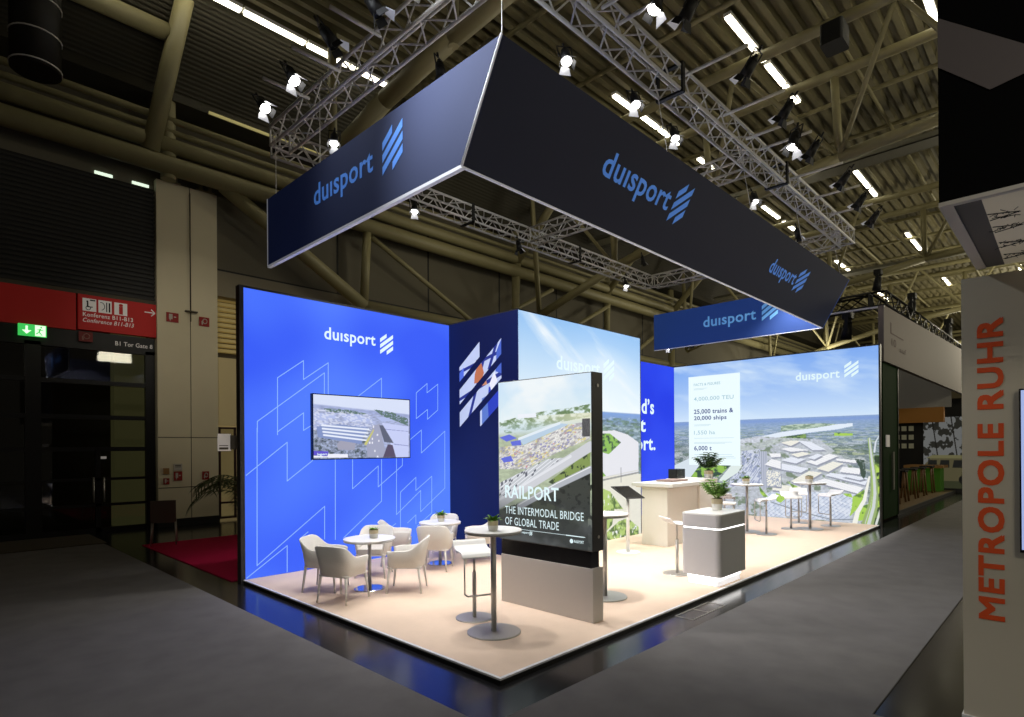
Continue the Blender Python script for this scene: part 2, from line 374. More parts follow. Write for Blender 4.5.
M_logo_ban = mat('banner_logo_blue', rgb(88,140,220), 0.7, noise=0.02, emit=rgb(58,104,178), estr=0.55)
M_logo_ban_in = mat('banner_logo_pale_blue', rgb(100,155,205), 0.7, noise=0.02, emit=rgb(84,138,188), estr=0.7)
M_truss = mat('aluminium_truss', rgb(206,204,200), 0.45, 0.1, noise=0.12)
M_blktruss = mat('black_truss', rgb(22,22,22), 0.5, 0.3, noise=0.1)
M_steel = mat('yellowish_painted_steel', rgb(146,139,102), 0.5, noise=0.1, nscale=2)
M_deck = mat('corrugated_roof_deck', rgb(112,105,74), 0.65, noise=0.15, nscale=1.5)
M_darkduct = mat('dark_duct', rgb(22,19,14), 0.5, 0.4, noise=0.3, nscale=8)
M_tray = mat('galvanised_tray', rgb(140,138,125), 0.45, 0.6, noise=0.1)
M_tubelight = mat('fluorescent_tube', rgb(255,250,225), 0.5, emit=(1.0,0.93,0.72,1), estr=7.0)
M_concrete = mat('pale_concrete', rgb(220,210,180), 0.85, noise=0.06, nscale=1.5)
M_joint = mat('joint_dark', rgb(86,80,68), 0.9)
M_smallred = mat('small_sign_red', rgb(150,30,24), 0.6)
M_smallwhite = mat('small_sign_white', rgb(190,184,174), 0.6)
M_olive = mat('olive_wall_panel', rgb(104,99,84), 0.8, noise=0.06)
M_band = mat('pale_wall_band', rgb(140,132,112), 0.8, noise=0.05)
M_louver = mat('dark_louvre', rgb(36,34,32), 0.6, noise=0.15)
M_signred = mat('sign_red', rgb(190,24,20), 0.6, noise=0.03, emit=rgb(110,10,8), estr=0.12)
M_signwhite = mat('sign_white', rgb(220,215,210), 0.6, emit=rgb(150,145,140), estr=0.35)
M_green_lit = mat('exit_green', rgb(30,170,70), 0.5, emit=rgb(60,190,85), estr=1.0)
M_white_lit = mat('exit_white', rgb(235,255,235), 0.5, emit=rgb(235,255,230), estr=1.0)
M_frame = mat('black_door_frame', rgb(24,23,22), 0.4, 0.3, noise=0.1)
M_leaf = mat('leaf_green', rgb(112,158,52), 0.5, noise=0.35, nscale=25)
M_leafd = mat('dark_leaf_green', rgb(56,88,36), 0.45, noise=0.35, nscale=25)
M_palm = mat('palm_green', rgb(74,88,44), 0.55, noise=0.3, nscale=12)
M_pot = mat('white_pot', rgb(225,222,214), 0.5)
M_potb = mat('beige_pot_rim', rgb(196,180,146), 0.6, noise=0.08)
M_soil = mat('soil', rgb(60,45,30), 0.9, noise=0.3)
M_orange = mat('orange_lettering', rgb(222,84,30), 0.6, noise=0.02, emit=rgb(150,50,16), estr=0.1)
M_panelr = mat('warm_grey_panel', rgb(214,206,184), 0.8, noise=0.03, nscale=2)
M_ginside = mat('green_panel', rgb(20,46,12), 0.9, noise=0.1, spec=0.1)
M_lamp = mat('lamp_lens', (1,1,1,1), 0.3, emit=(1,0.98,0.94,1), estr=12.0)
M_flap_lit = mat('barn_door_painted_lit', rgb(200,200,204), 0.3, 0.3, emit=rgb(170,172,178), estr=0.35)  # pale glowing flap: lamp light on the black door painted into the material
M_glass = mat('dark_glass', rgb(14,15,16), 0.06, spec=0.6)

def clear_glass():
    m = bpy.data.materials.new('clear_door_glass'); m.use_nodes = True
    nt = m.node_tree; nt.nodes.clear()
    o = nt.nodes.new('ShaderNodeOutputMaterial'); g = nt.nodes.new('ShaderNodeBsdfGlossy'); t = nt.nodes.new('ShaderNodeBsdfTransparent')
    mx = nt.nodes.new('ShaderNodeMixShader'); fr = nt.nodes.new('ShaderNodeFresnel')
    g.inputs['Roughness'].default_value = 0.02; t.inputs['Color'].default_value = (0.75,0.76,0.74,1)
    fr.inputs['IOR'].default_value = 1.5
    nt.links.new(fr.outputs[0], mx.inputs[0]); nt.links.new(t.outputs[0], mx.inputs[1]); nt.links.new(g.outputs[0], mx.inputs[2])
    nt.links.new(mx.outputs[0], o.inputs[0])
    return m
M_clear = clear_glass()

# ------------------------------------------------------------------ stand geometry constants (metres)
PX, PY, PL, PW = 3.27, 3.33, 12.29, 5.18
XF, YB = 15.56, 8.51
ZT = 0.05; HW = 4.20

# floor, carpets
struct(MB().box((-14, -16, -0.2), (72, 30, 0.0)).build('floor', M_floor))
mb = MB()
mb.prism([(-12,-9),(-12,14.2),(2.72,14.2),(2.72,2.9),(40,2.9),(40,1.06),(4.7,1.06),(4.7,-9)], 0.0, 0.012)
solo('aisle_carpet', mb, M_carpet, 'dark grey carpet laid along the aisles in front of the blue stand', 'carpet', (2.7,2.9,0))
solo('stand_carpet', MB().box((3.2, 8.75, 0.0), (9.0, 13.4, 0.014)), M_magenta, 'magenta red carpet behind the blue wall at the left', 'carpet', (3.3,9,0))
solo('wall_side_carpet', MB().box((-12, 14.35, 0.0), (2.8, 16.1, 0.010)), mat('brown_grey_mat', rgb(74,66,54), 0.9, noise=0.15), 'brownish entrance mat strip before the dark glass doors', 'mat', (0,15,0))
hb = MB()
for (a, b) in (((5.95,3.05),(6.75,3.05)),((6.75,3.05),(6.75,3.26)),((6.75,3.26),(5.95,3.26)),((5.95,3.26),(5.95,3.05)),((6.35,3.05),(6.35,3.26))):
    hb.box((min(a[0],b[0])-0.006, min(a[1],b[1])-0.006, 0.0), (max(a[0],b[0])+0.006, max(a[1],b[1])+0.006, 0.004))
solo('floor_hatch', hb, M_chrome, 'rectangular metal framed hatch in the black floor below the grey counter', 'hatch', (6.35,3.15,0))

# platform
t = thing('stand_platform', 'low beige carpeted stand platform with white edge strip', 'platform', (PX, PY, 0))
o_ = (PX, PY, 0)
MB().box((PX+0.03, PY+0.03, 0.012), (PX+PL, YB-0.005, ZT)).build('carpet_top', M_beige, t, o_)
mb = MB(); mb.box((PX, PY, 0.038), (PX+PL, PY+0.03, ZT+0.004)); mb.box((PX, PY+0.03, 0.038), (PX+0.03, PY+PW, ZT+0.004))
mb.build('edge_strip', M_white_edge, t, o_)
mb = MB(); mb.box((PX+0.005, PY+0.005, 0.0), (PX+PL, PY+0.05, 0.038)); mb.box((PX+0.005, PY+0.05, 0.0), (PX+0.05, PY+PW, 0.038))
mb.build('skirt', M_black, t, o_)

# ------------------------------------------------------------------ blue light wall (left)
t = thing('lightbox_wall', 'tall backlit blue wall with white zigzag outlines and a logo, behind the armchairs', 'light wall', (PX, YB, ZT))
o_ = (PX, YB, ZT)
M_blue = light_fabric('backlit_blue_fabric', rgb(56,92,244), rgb(84,128,255), 1.04, 0.45)
MB().box((PX+0.03, YB, ZT), (7.07, YB+0.04, HW)).build('fabric_face', M_blue, t, o_)
mb = MB(); mb.box((PX-0.03, YB-0.01, 0.0), (PX+0.03, YB+0.12, HW+0.03)); mb.box((PX, YB-0.004, HW), (7.07, YB+0.12, HW+0.03)); mb.box((PX+0.03,YB+0.045,0.0),(7.07,YB+0.12,HW))
mb.build('frame', M_darkmetal, t, o_)
mb = MB()
wl = 0.012
for pl in ART:
    for (a, b) in zip(pl[:-1], pl[1:]):
        a3 = Vector((max(PX+0.05,min(7.05,a[0])), YB-0.004, max(ZT+.02,a[1]))); b3 = Vector((max(PX+0.05,min(7.05,b[0])), YB-0.004, max(ZT+.02,b[1])))
        d = (b3-a3)
        if d.length < 1e-4: continue
        d.normalize(); nrm = Vector((-d.z, 0, d.x))*wl*0.5
        a3 = a3 - d*wl*0.4; b3 = b3 + d*wl*0.4
        mb.add([a3-nrm, b3-nrm, b3+nrm, a3+nrm], [(0,1,2,3)])
mb.build('zigzag_outline', M_line_lit, t, o_)
text_mesh('duısport', 'lettering', M_logo_lit, t, (4.535, YB-0.005, 3.565), (1,0,0), (0,0,1), 0.93, 0.255, o_, bold=0.018)
mark_mesh('emblem', M_logo_lit, t, (5.555, YB-0.005, 3.50), (1,0,0), (0,0,1), 0.26, 0.36, o_)

# television on it
t = thing('television', 'flat television showing an aerial film of warehouses, hung on the blue wall', 'television', (5.21, YB-0.05, 2.24))
o_ = (5.21, YB-0.05, 2.24)
mb = MB(); mb.box((4.295, YB-0.07, 1.73), (6.115, YB-0.001, 2.755))
mb.build('casing', M_blackg, t, o_)
P = Pic(1.79, 0.995, 300, 170)
gy = P.Y/0.995; gx = P.X/1.79
hz = 0.86 - 0.10*gx
P.C[:] = P.c(215,224,248)
land = np.clip((hz-gy)/0.03, 0, 1)
n = fbm(P.X*14, P.Y*40, 3)
base = P.c(168,178,215)*(0.75+0.45*n[...,None])
P.mix(land, base)
P.mix(land*np.clip(1-(hz-gy)/0.1,0,1)*0.7, P.c(150,165,215))
for q in TVP['roofs']: P.poly(q, P.c(178,190,232))
for q in TVP['trees']: P.mix(P.pmask(q)*(fbm(P.X*40,P.Y*60,9)>0.4), P.c(92,118,112))
P.mix(P.pmask([(0,0),(1.1,0),(1.05,0.45),(0,0.45)])*0.8, (P.c(142,154,180)*(0.35+1.2*fbm(P.X*30,P.Y*48,5)[...,None])))
P.mix(P.pmask([(0,0.44),(1.1,0.44),(1.0,0.72),(0,0.78)])*(cell(P.X*30+P.Y*20,P.Y*50,8)>0.6)*0.6, P.c(228,232,248))
P.mix(P.pmask([(0,0),(1.1,0),(1.0,0.3),(0,0.35)])*np.clip((fbm(P.X*20,P.Y*30,15)-0.58)*9,0,1), P.c(70,84,92))
P.poly(TVP['bld'], P.c(128,146,196)); 
for k_ in range(4): P.line([(0.14+k_*0.01, 0.52-k_*0.05), (0.97-k_*0.015, 0.47-k_*0.06)], P.c(232,238,252), 0.028)
P.poly(TVP['bl2'], P.c(160,160,180)); P.poly(TVP['road'], P.c(160,164,190))
P.mix(P.pmask(TVP['road'])*(cell(P.X*40,P.Y*30,4)>0.93), P.c(235,235,245))
P.poly(TVP['yellow'], P.c(200,196,120)); P.poly(TVP['rb'], P.c(198,206,245)); P.poly(TVP['rs'], P.c(92,98,120)); P.poly(TVP['rs2'], P.c(84,74,100))
for q in TVP['rbl']: P.poly(q, P.c(140,148,200))
P.poly(TVP['cap2'], P.c(238,240,252)); P.poly(TVP['cap'], P.c(92,78,205))
tvs = P.build('screen', print_mat('television_picture', 1.0), t, (4.31, YB-0.0705, 1.745), (1,0,0), (0,0,1), o_)
text_mesh('logport', 'caption', M_logo_lit, tvs, (4.37, YB-0.072, 1.79), (1,0,0), (0,0,1), 0.16, 0.045, o_, bold=0.03)

# ------------------------------------------------------------------ tower with navy side and sky mural
TX0, TX1, TY = 7.07, 10.84, 6.72
t = thing('backdrop_tower', 'tall stand tower, navy side with emblem cut-out, aerial river print in front', 'display wall', (TX0, TY, ZT))
o_ = (TX0, TY, ZT)
MB().box((TX0+0.012, TY+0.02, 0.053), (TX1-0.01, YB-0.01, HW-0.005)).build('core', M_darkmetal, t, o_)
M_navyl = light_fabric('navy_backlit_fabric', rgb(9,21,70), rgb(13,30,88), 1.0, 0.5)
MB().box((TX0-0.01, TY, 0.052), (TX0+0.01, YB-0.012, HW)).build('navy_panel', M_navyl, t, o_)
# emblem window with picture pieces
P = Pic(1.1, 1.52, 260, 360)
P.C[:] = P.c(196,208,246)
P.C[:] = P.C * (0.95 + 0.08*fbm(P.X*3, P.Y*3, 2)[...,None])
mk = np.zeros_like(P.X)
for q in mark_polys(): mk = np.maximum(mk, P.pmask([(a*1.1, b*1.52) for a, b in q]))
dk = [ [(0.0,0.55),(1.1,0.95),(1.1,0.87),(0,0.49)], [(0.0,1.05),(1.1,1.32),(1.1,1.26),(0,0.99)], [(0.20,0.1),(0.66,1.3),(0.73,1.3),(0.27,0.1)], [(0.75,1.0),(0.98,1.52),(1.05,1.52),(0.82,1.0)]]
for q in dk: P.poly(q, P.c(28,44,140))
P.poly([(0.70,0.0),(1.1,0.0),(1.1,0.62),(0.78,0.7)], P.c(34,58,190)); P.poly([(0.60,0.05),(0.78,0.05),(0.74,0.55),(0.6,0.5)], P.c(88,120,205))
P.poly([(0.95,0.95),(1.1,0.9),(1.1,1.5),(0.98,1.3)], P.c(70,100,205)); P.poly([(0.84,0.62),(1.0,0.78),(0.92,0.95),(0.8,0.75)], P.c(235,235,250))
P.poly([(0.40,0.78),(0.58,0.80),(0.66,0.95),(0.6,1.12),(0.5,1.12),(0.42,0.95)], P.c(192,112,70)); P.poly([(0.55,0.72),(0.74,0.74),(0.70,0.86),(0.6,0.86)], P.c(205,140,100))
P.poly([(0.0,1.0),(0.12,1.1),(0.12,0.8),(0,0.75)], P.c(80,110,225)); P.poly([(0.44,1.10),(0.52,1.12),(0.52,1.2),(0.46,1.2)], P.c(30,30,60))
P.build('emblem_window', print_mat('emblem_window_print', 1.0), t, (TX0-0.015, 8.20, 2.27), (0,-1,0), (0,0,1), o_, keep=mk)
# mural
P = Pic(TX1-TX0, HW-ZT, 380, 420)
X_, Y_ = P.X, P.Y
hz = 2.55
f_ = np.clip((Y_-hz)/(4.15-hz), 0, 1)
P.C = (P.c(236,247,252)*(1-f_[...,None]) + P.c(150,196,244)*f_[...,None])
P.mix(np.clip(1-((X_-2.4)**2*0.35+(Y_-3.0)**2*1.2),0,1)*0.6, P.c(240,250,254))
sk = fbm(X_*0.9+Y_*0.5, (Y_*1.9+X_*0.9)*1.0+3, 11, 5)
P.mix(np.clip((sk-0.5)*3.0,0,1)*(Y_>hz)*0.9, P.c(244,250,254))
land = np.clip((hz-Y_)/0.03, 0, 1)
nn = fbm(X_*9, Y_*30, 5)
P.mix(land, P.c(132,156,172)*(0.8+0.36*nn[...,None]))
P.mix(land*np.clip(1-(hz-Y_)/0.3,0,1), P.c(122,160,226))
P.mix(land*np.clip((nn-0.56)*6,0,1)*(Y_<hz-0.1)*0.45, P.c(205,216,224)); P.mix(land*np.clip((fbm(X_*7,Y_*22,55)-0.5)*6,0,1)*(Y_<hz-0.12)*0.6, P.c(92,124,92))
P.mix(land*np.clip((0.44-nn)*6,0,1)*(Y_<hz-0.15)*0.6, P.c(82,104,96))
P.poly(TOW['river'], P.c(228,229,236))
P.mix((Y_<1.27)*1.0, P.c(232,230,216)*(0.97+0.04*nn[...,None]))
for k in ('green1','green2'):
    P.poly(TOW[k], P.c(138,188,84)); P.mix(P.pmask(TOW[k])*np.clip((fbm(X_*14,Y_*18,8)-0.5)*9,0,1), P.c(56,86,64))
P.line(TOW['bridge'], P.c(150,152,150), 0.035); P.line([(p[0],p[1]+0.05) for p in TOW['bridge']], P.c(214,214,212), 0.02)
P.line([(3.02,1.13),(3.02,1.42)], P.c(120,120,125), 0.02)
for q in TOW['trees']:
    m_ = P.pmask(q); P.mix(m_, P.c(178,204,116)); P.mix(m_*np.clip((fbm(X_*9,Y_*9,21)-0.48)*7,0,1), P.c(84,112,58)); P.mix(m_*np.clip((fbm(X_*14,Y_*14,31)-0.62)*9,0,1), P.c(236,238,240))
P.mix((Y_<0.9)*(X_<2.2)*1.0, P.c(150,180,100)*(0.6+0.8*fbm(X_*9,Y_*9,22)[...,None]))
P.build('river_mural', print_mat('river_print', 1.0), t, (TX0, TY, ZT), (1,0,0), (0,0,1), o_)
text_mesh('duısport', 'lettering', M_logo_lit, t, (8.06, TY-0.006, 3.22), (1,0,0), (0,0,1), 1.32, 0.33, o_, bold=0.018)
mark_mesh('emblem', M_logo_lit, t, (9.50, TY-0.006, 3.19), (1,0,0), (0,0,1), 0.36, 0.46, o_)
mb = MB(); mb.box((TX1-0.01, TY, 0.053), (TX1+0.02, YB-0.01, HW)); mb.box((TX0-0.01,TY-0.002,HW),(TX1+0.02,YB-0.01,HW+0.02))
mb.build('end_panel', M_darkmetal, t, o_)

# ------------------------------------------------------------------ slogan wall
t = thing('slogan_wall', 'backlit royal blue wall with white slogan, between tower and aerial mural', 'light wall', (TX1+0.05, YB, ZT))
o_ = (TX1+0.05, YB, ZT)
M_blue2 = light_fabric('backlit_royal_blue', rgb(36,62,232), rgb(52,82,246), 1.0, 0.5)
MB().box((TX1+0.05, YB, ZT), (XF-0.01, YB+0.04, HW)).build('fabric_face', M_blue2, t, o_)
MB().box((TX1+0.05, YB+0.045, 0.0), (XF, YB+0.12, HW+0.03)).build('frame', M_darkmetal, t, o_)
text_mesh('The world’s', 'lettering', M_logo_lit, t, (14.42, YB-0.005, 2.79), (1,0,0), (0,0,1), 2.9, 0.42, o_, bold=0.025, align='R')
text_mesh('largest', 'lettering', M_logo_lit, t, (13.98, YB-0.005, 2.18), (1,0,0), (0,0,1), 2.2, 0.50, o_, bold=0.025, align='R')
text_mesh('inland port.', 'lettering', M_logo_lit, t, (14.48, YB-0.005, 1.68), (1,0,0), (0,0,1), 3.2, 0.50, o_, bold=0.025, align='R')
text_mesh('duısport', 'lettering', M_logo_lit, t, (13.5, YB-0.005, 3.5), (1,0,0), (0,0,1), 1.0, 0.26, o_, bold=0.018, align='R')

# ------------------------------------------------------------------ aerial mural wall (far end)
t = thing('aerial_mural_wall', 'tall backlit wall printed with an aerial view of warehouses, river and blue sky', 'light wall', (XF, PY, ZT))
o_ = (XF, PY, ZT)
P = Pic(PW, HW-ZT, 560, 450)
X_, Y_ = P.X, P.Y
H0 = 2.56
f_ = np.clip((Y_-H0)/(4.15-H0), 0, 1)**0.8
P.C = P.c(210,230,250)*(1-f_[...,None]) + P.c(126,170,240)*f_[...,None]
sk = fbm(X_*0.7+1, Y_*2.4+X_*0.5, 17, 5)
P.mix(np.clip((sk-0.48)*2.6,0,1)*(Y_>H0)*0.75, P.c(222,238,252))
land = np.clip((H0-Y_)/0.02, 0, 1)
dp = np.clip(H0-Y_, 0.02, 3)
nn = fbm(X_*(3+3.5/dp**0.7), Y_*8/dp**0.9, 5, 4)
n2 = fbm(X_*34, Y_*60, 61, 3)
P.mix(land, P.c(148,160,160)*(0.78+0.36*nn[...,None]) + (n2[...,None]-0.5)*70)
P.mix(land*np.clip((0.47-nn)*7,0,1)*0.6, P.c(78,100,92))
P.mix(land*np.clip((n2-0.6)*8,0,1)*np.clip((dp-0.25)*3,0,1)*0.7, P.c(206,212,220))
P.mix(land*np.clip(1-dp/0.75,0,1)**0.8*0.75, P.c(132,164,222))
P.mix(land*np.clip(1-np.abs(dp-0.07)/0.07,0,1)*0.45, P.c(86,122,212))
P.mix(land*np.clip(1-np.abs(dp-0.27)/0.09,0,1)*np.clip((fbm(X_*3,Y_*24,66)-0.40)*5,0,1)*0.8, P.c(206,218,228))
px_ = X_*(2.2+2.2/dp**0.6) + fbm(X_*6,Y_*9,101)*1.6; py_ = Y_*7/dp**0.8 + fbm(X_*5+9,Y_*12,102)*2.2
pc = cell(px_, py_, 103)
pm = land*np.clip((dp-0.12)*4,0,1)*(Y_>0.9)
P.mix(pm*(pc<0.22)*0.55, P.c(84,108,88)); P.mix(pm*((pc>0.22)&(pc<0.36))*0.55, P.c(186,200,150)); P.mix(pm*((pc>0.36)&(pc<0.55))*0.5, P.c(206,212,218)); P.mix(pm*((pc>0.55)&(pc<0.68))*0.5, P.c(112,130,140))
P.mix(land*np.clip(1-dp/0.9,0,1)*0.4, P.c(150,178,222))
P.poly(FAR['fields'], P.c(186,204,186)); P.mix(P.pmask(FAR['fields'])*np.clip((fbm(X_*9,Y_*34,3)-0.5)*8,0,1), P.c(126,150,132))
P.poly(FAR['greenstrip'], P.c(126,158,84)); P.mix(P.pmask(FAR['greenstrip'])*np.clip((fbm(X_*12,Y_*26,4)-0.46)*8,0,1), P.c(66,94,66))
P.poly(FAR['river'], P.c(226,236,248))
P.poly(FAR['lriver'], P.c(214,226,234))
P.poly(FAR['lgreen'], P.c(146,190,76)); P.mix(P.pmask(FAR['lgreen'])*np.clip((fbm(X_*8,Y_*11,14)-0.52)*12,0,1), P.c(48,76,56))
inw = P.pmask([(1.7,2.0),(2.4,2.1),(3.9,2.0),(4.5,1.5),(4.9,1.0),(5.0,0.0),(1.3,0.0),(1.4,0.6),(1.9,1.3)])
P.mix(inw*0.85, P.c(196,201,212)*(0.82+0.34*fbm(X_*22,Y_*28,12)[...,None]))
P.mix(inw*np.clip((fbm(X_*6+3,Y_*9,15)-0.58)*9,0,1)*0.8, P.c(104,124,96))
P.poly(FAR['ind'], P.c(206,213,228)); P.mix(P.pmask(FAR['ind'])*(cell((X_*1.0-Y_*0.65)*40, (Y_+X_*0.2)*10, 7)>0.6)*0.8, P.c(138,150,184)); P.mix(P.pmask(FAR['ind'])*np.clip((fbm(X_*14,Y_*16,8)-0.6)*9,0,1), P.c(98,112,104))
P.poly(FAR['water2'], P.c(222,234,230))
P.poly(FAR['lot'], P.c(200,210,228))
lm = P.pmask(FAR['lot'])
st = np.mod((X_*1.0-Y_*1.15)*9.0, 1.0)
P.mix(lm*(st<0.22)*0.8, P.c(150,162,190)); P.mix(lm*(np.mod((X_*0.5+Y_*1.3)*3.2,1.0)<0.07)*0.8, P.c(232,236,244))
P.mix(lm*(cell((X_*1.0-Y_*1.15)*9.0*1.0, (X_+Y_)*16, 9)>0.6)*0.5, P.c(236,240,248))
P.poly(FAR['rail'], P.c(186,192,208)); P.mix(P.pmask(FAR['rail'])*(np.mod(X_*18,1)<0.35)*0.7, P.c(128,138,160))
for i, q in enumerate(FAR['roofs']):
    P.poly([(a+0.02, b-0.04) for a, b in q], P.c(146,152,168))
    P.poly(q, [P.c(242,243,246), P.c(240,238,226), P.c(230,235,246)][i % 3])
    cx_ = sum(a for a, b in q)/len(q); P.mix(P.pmask(q)*(np.mod((X_*0.5+Y_*1.2)*14,1)<0.12)*0.35, P.c(180,186,200))
q = FAR['roofs'][16]; P.mix(P.pmask(q)*(cell(X_*50,Y_*50,2)>0.6), P.c(160,170,190))
for q in FAR['lgreens']: P.poly(q, P.c(166,206,84)); P.mix(P.pmask(q)*np.clip((fbm(X_*12,Y_*12,71)-0.55)*8,0,1), P.c(96,134,60))
P.line(FAR['lotline'], P.c(134,144,156), 0.025)
gm = P.pmask(FAR['rgreen'])
P.mix(gm, P.c(104,134,62)); P.mix(gm*np.clip((fbm(X_*9,Y_*9,20)-0.46)*9,0,1), P.c(48,68,44)); P.mix(gm*np.clip((fbm(X_*7,Y_*6,23)-0.58)*9,0,1), P.c(180,212,88))
P.mix(P.pmask(FAR['dforest'])*np.clip((fbm(X_*14,Y_*14,20)-0.35)*8,0,1), P.c(58,78,66))
P.line(FAR['road1'], P.c(150,172,110), 0.05, 0.24); P.line(FAR['road1'], P.c(206,212,214), 0.03, 0.12); P.line([(a-0.03,b) for a,b in FAR['road1']], P.c(160,192,96), 0.01, 0.03)
P.line([(a+0.17, b) for a, b in FAR['road1'][3:]], P.c(214,220,214), 0.03, 0.05)
P.line(FAR['road2'], P.c(240,240,230), 0.04, 0.11); P.line(FAR['road3'], P.c(214,222,232), 0.02, 0.04)
P.build('aerial_print', print_mat('aerial_print', 1.0), t, (XF-0.002, YB, ZT), (0,-1,0), (0,0,1), o_)
mb = MB(); mb.box((XF+0.002, PY-0.03, 0.0), (XF+0.12, YB+0.12, HW+0.03)); mb.box((XF-0.02, PY-0.03, 0.0), (XF+0.002, PY, HW+0.03))
mb.build('frame', M_darkmetal, t, o_)
text_mesh('duısport', 'lettering', M_logo_lit, t, (XF-0.012, 5.14, 3.46), (0,-1,0), (0,0,1), 1.0, 0.27, o_, bold=0.018)
mark_mesh('emblem', M_logo_lit, t, (XF-0.012, 4.04, 3.51), (0,-1,0), (0,0,1), 0.30, 0.39, o_)

# facts board mounted on the mural
t = thing('facts_board', 'white rectangular facts and figures board on the aerial mural', 'board', (XF-0.05, 7.29, 2.6))
o_ = (XF-0.05, 7.29, 2.6)
M_board = mat('facts_board_white', rgb(20,22,24), 0.6, emit=rgb(235,250,252), estr=1.03)
M_ink = mat('facts_ink_grey_blue', rgb(12,14,24), 0.7, emit=rgb(70,86,150), estr=0.8)
M_inkp = mat('facts_ink_pale', rgb(20,24,28), 0.7, emit=rgb(168,202,214), estr=1.0)
MB().box((XF-0.05, 6.56, 1.37), (XF-0.015, 8.03, 3.87)).build('board', M_board, t, o_)
xo = XF-0.053
text_mesh('FACTS & FIGURES', 'heading', M_inkp, t, (xo, 7.87, 3.60), (0,-1,0), (0,0,1), 0.78, 0.075, o_, bold=0.02)
text_mesh('4,000,000 TEU', 'figure_text', M_inkp, t, (xo, 7.87, 3.16), (0,-1,0), (0,0,1), 1.15, 0.13, o_, bold=0.01)
text_mesh('25,000 trains &', 'figure_text', M_ink, t, (xo, 7.87, 2.79), (0,-1,0), (0,0,1), 1.14, 0.15, o_, bold=0.02)
text_mesh('20,000 ships', 'figure_text', M_ink, t, (xo, 7.87, 2.60), (0,-1,0), (0,0,1), 0.95, 0.15, o_, bold=0.02)
text_mesh('1,550 ha', 'figure_text', M_inkp, t, (xo, 7.87, 2.21), (0,-1,0), (0,0,1), 0.62, 0.13, o_, bold=0.01)
text_mesh('6,000 t', 'figure_text', M_ink, t, (xo, 7.87, 1.76), (0,-1,0), (0,0,1), 0.52, 0.15, o_, bold=0.02)
mb = MB()
for (z, w) in ((3.52,.4),(3.49,.3),(2.50,.5),(2.47,.45),(2.12,1.15),(2.00,1.1),(1.97,.9),(1.66,1.1),(1.61,1.15),(1.57,1.2),(1.53,.8)):
    mb.box((xo, 7.87-w, z), (xo+0.001, 7.87, z+0.008))
mb.build('small_print', M_inkp, t, o_)

# ------------------------------------------------------------------ display kiosk
KX0, KX1, KY0, KY1 = 4.96, 5.15, 3.675, 5.05
t = thing('display_kiosk', 'freestanding lit screen reading RAILPORT on a grey plinth near the platform corner', 'display', (5.06, 4.36, ZT))
o_ = (5.06, 4.36, ZT)
MB().box((KX0+0.01, KY0-0.01, ZT), (KX1, KY1-0.02, 0.62)).build('plinth', M_greypanel, t, o_, bevel=0.004)
MB().box((KX0+0.02, KY0+0.02, 0.62), (KX1-0.03, KY1-0.02, 0.815)).build('neck', M_blackg, t, o_)
MB().box((KX0, KY0-0.02, 0.80), (KX1, KY1, 2.69)).build('casing', M_darkmetal, t, o_, bevel=0.006)
P = Pic(1.38, 1.87, 360, 480)
X_, Y_ = P.X, P.Y
hzl = 1.28 + 0.0*X_
f_ = np.clip((Y_-hzl)/0.6, 0, 1)
P.C = P.c(226,240,240)*(1-f_[...,None]) + P.c(196,222,245)*f_[...,None]
P.mix(np.clip((fbm(X_*1.6,Y_*3,41)-0.42)*3,0,1), P.c(236,243,246))
land = np.clip((hzl+0.03*X_-Y_)/0.07, 0, 1)
nn = fbm(X_*14, Y_*34, 6, 5)
P.mix(land, P.c(176,188,160)*(0.8+0.35*nn[...,None]))
for q in KIO['forest']: P.mix(P.pmask(q)*np.clip(0.25+(fbm(X_*16,Y_*30,8)-0.4)*4,0,1), P.c(104,130,88))
P.mix(np.clip((Y_-1.05)/0.35,0,1)*(Y_<1.45)*np.clip((X_-0.3),0,1)*0.8, P.c(226,226,196))
P.mix(np.clip(1-abs(Y_-1.30)/0.10,0,1)*0.6, P.c(186,206,216))
P.poly(KIO['stad'], P.c(236,240,248)); P.poly(KIO['field'], P.c(190,186,150))
m_ = P.pmask(KIO['yard']); P.mix(m_, P.c(206,204,200))
al = X_*0.93+Y_*0.36; ac = Y_*0.93-X_*0.36
ce = cell(al*40, ac*90, 3); c2 = cell(al*28, ac*70, 13)
bl = np.clip(0.35+fbm(X_*5,Y_*7,88)*0.7,0,1)
P.mix(m_*(ce>0.66)*bl, P.c(244,242,240)); P.mix(m_*(c2>0.74)*bl, P.c(122,116,132)); P.mix(m_*(fbm(X_*9,Y_*12,89)>0.56)*(c2<0.3)*0.9, P.c(214,200,110)); P.mix(m_*((ce<0.12)&(fbm(X_*7,Y_*9,90)>0.5))*0.9, P.c(110,108,180)); P.mix(m_*((ce>0.45)&(ce<0.475)), P.c(196,120,126))
P.mix(m_*np.clip((fbm(X_*10,Y_*13,91)-0.62)*8,0,1)*0.5, P.c(110,114,124))
P.mix(m_*0.25, P.c(226,226,222))
P.poly(KIO['long'], P.c(184,206,226)); P.line([KIO['long'][0], KIO['long'][1]], P.c(226,236,244), 0.03)
for q in KIO['blue']: P.poly(q, P.c(96,108,216))
P.poly(KIO['band'], P.c(196,200,206)); P.mix(P.pmask(KIO['band'])*(np.mod((Y_-X_*0.62)*24,1)<0.3), P.c(232,234,240)); P.mix(P.pmask(KIO['band'])*(cell(X_*30,(Y_-X_*0.62)*40,5)>0.86), P.c(96,100,112))
for q in KIO['green']: P.poly(q, P.c(132,152,84)); P.mix(P.pmask(q)*(fbm(X_*16,Y_*16,9)>0.55), P.c(58,72,48))
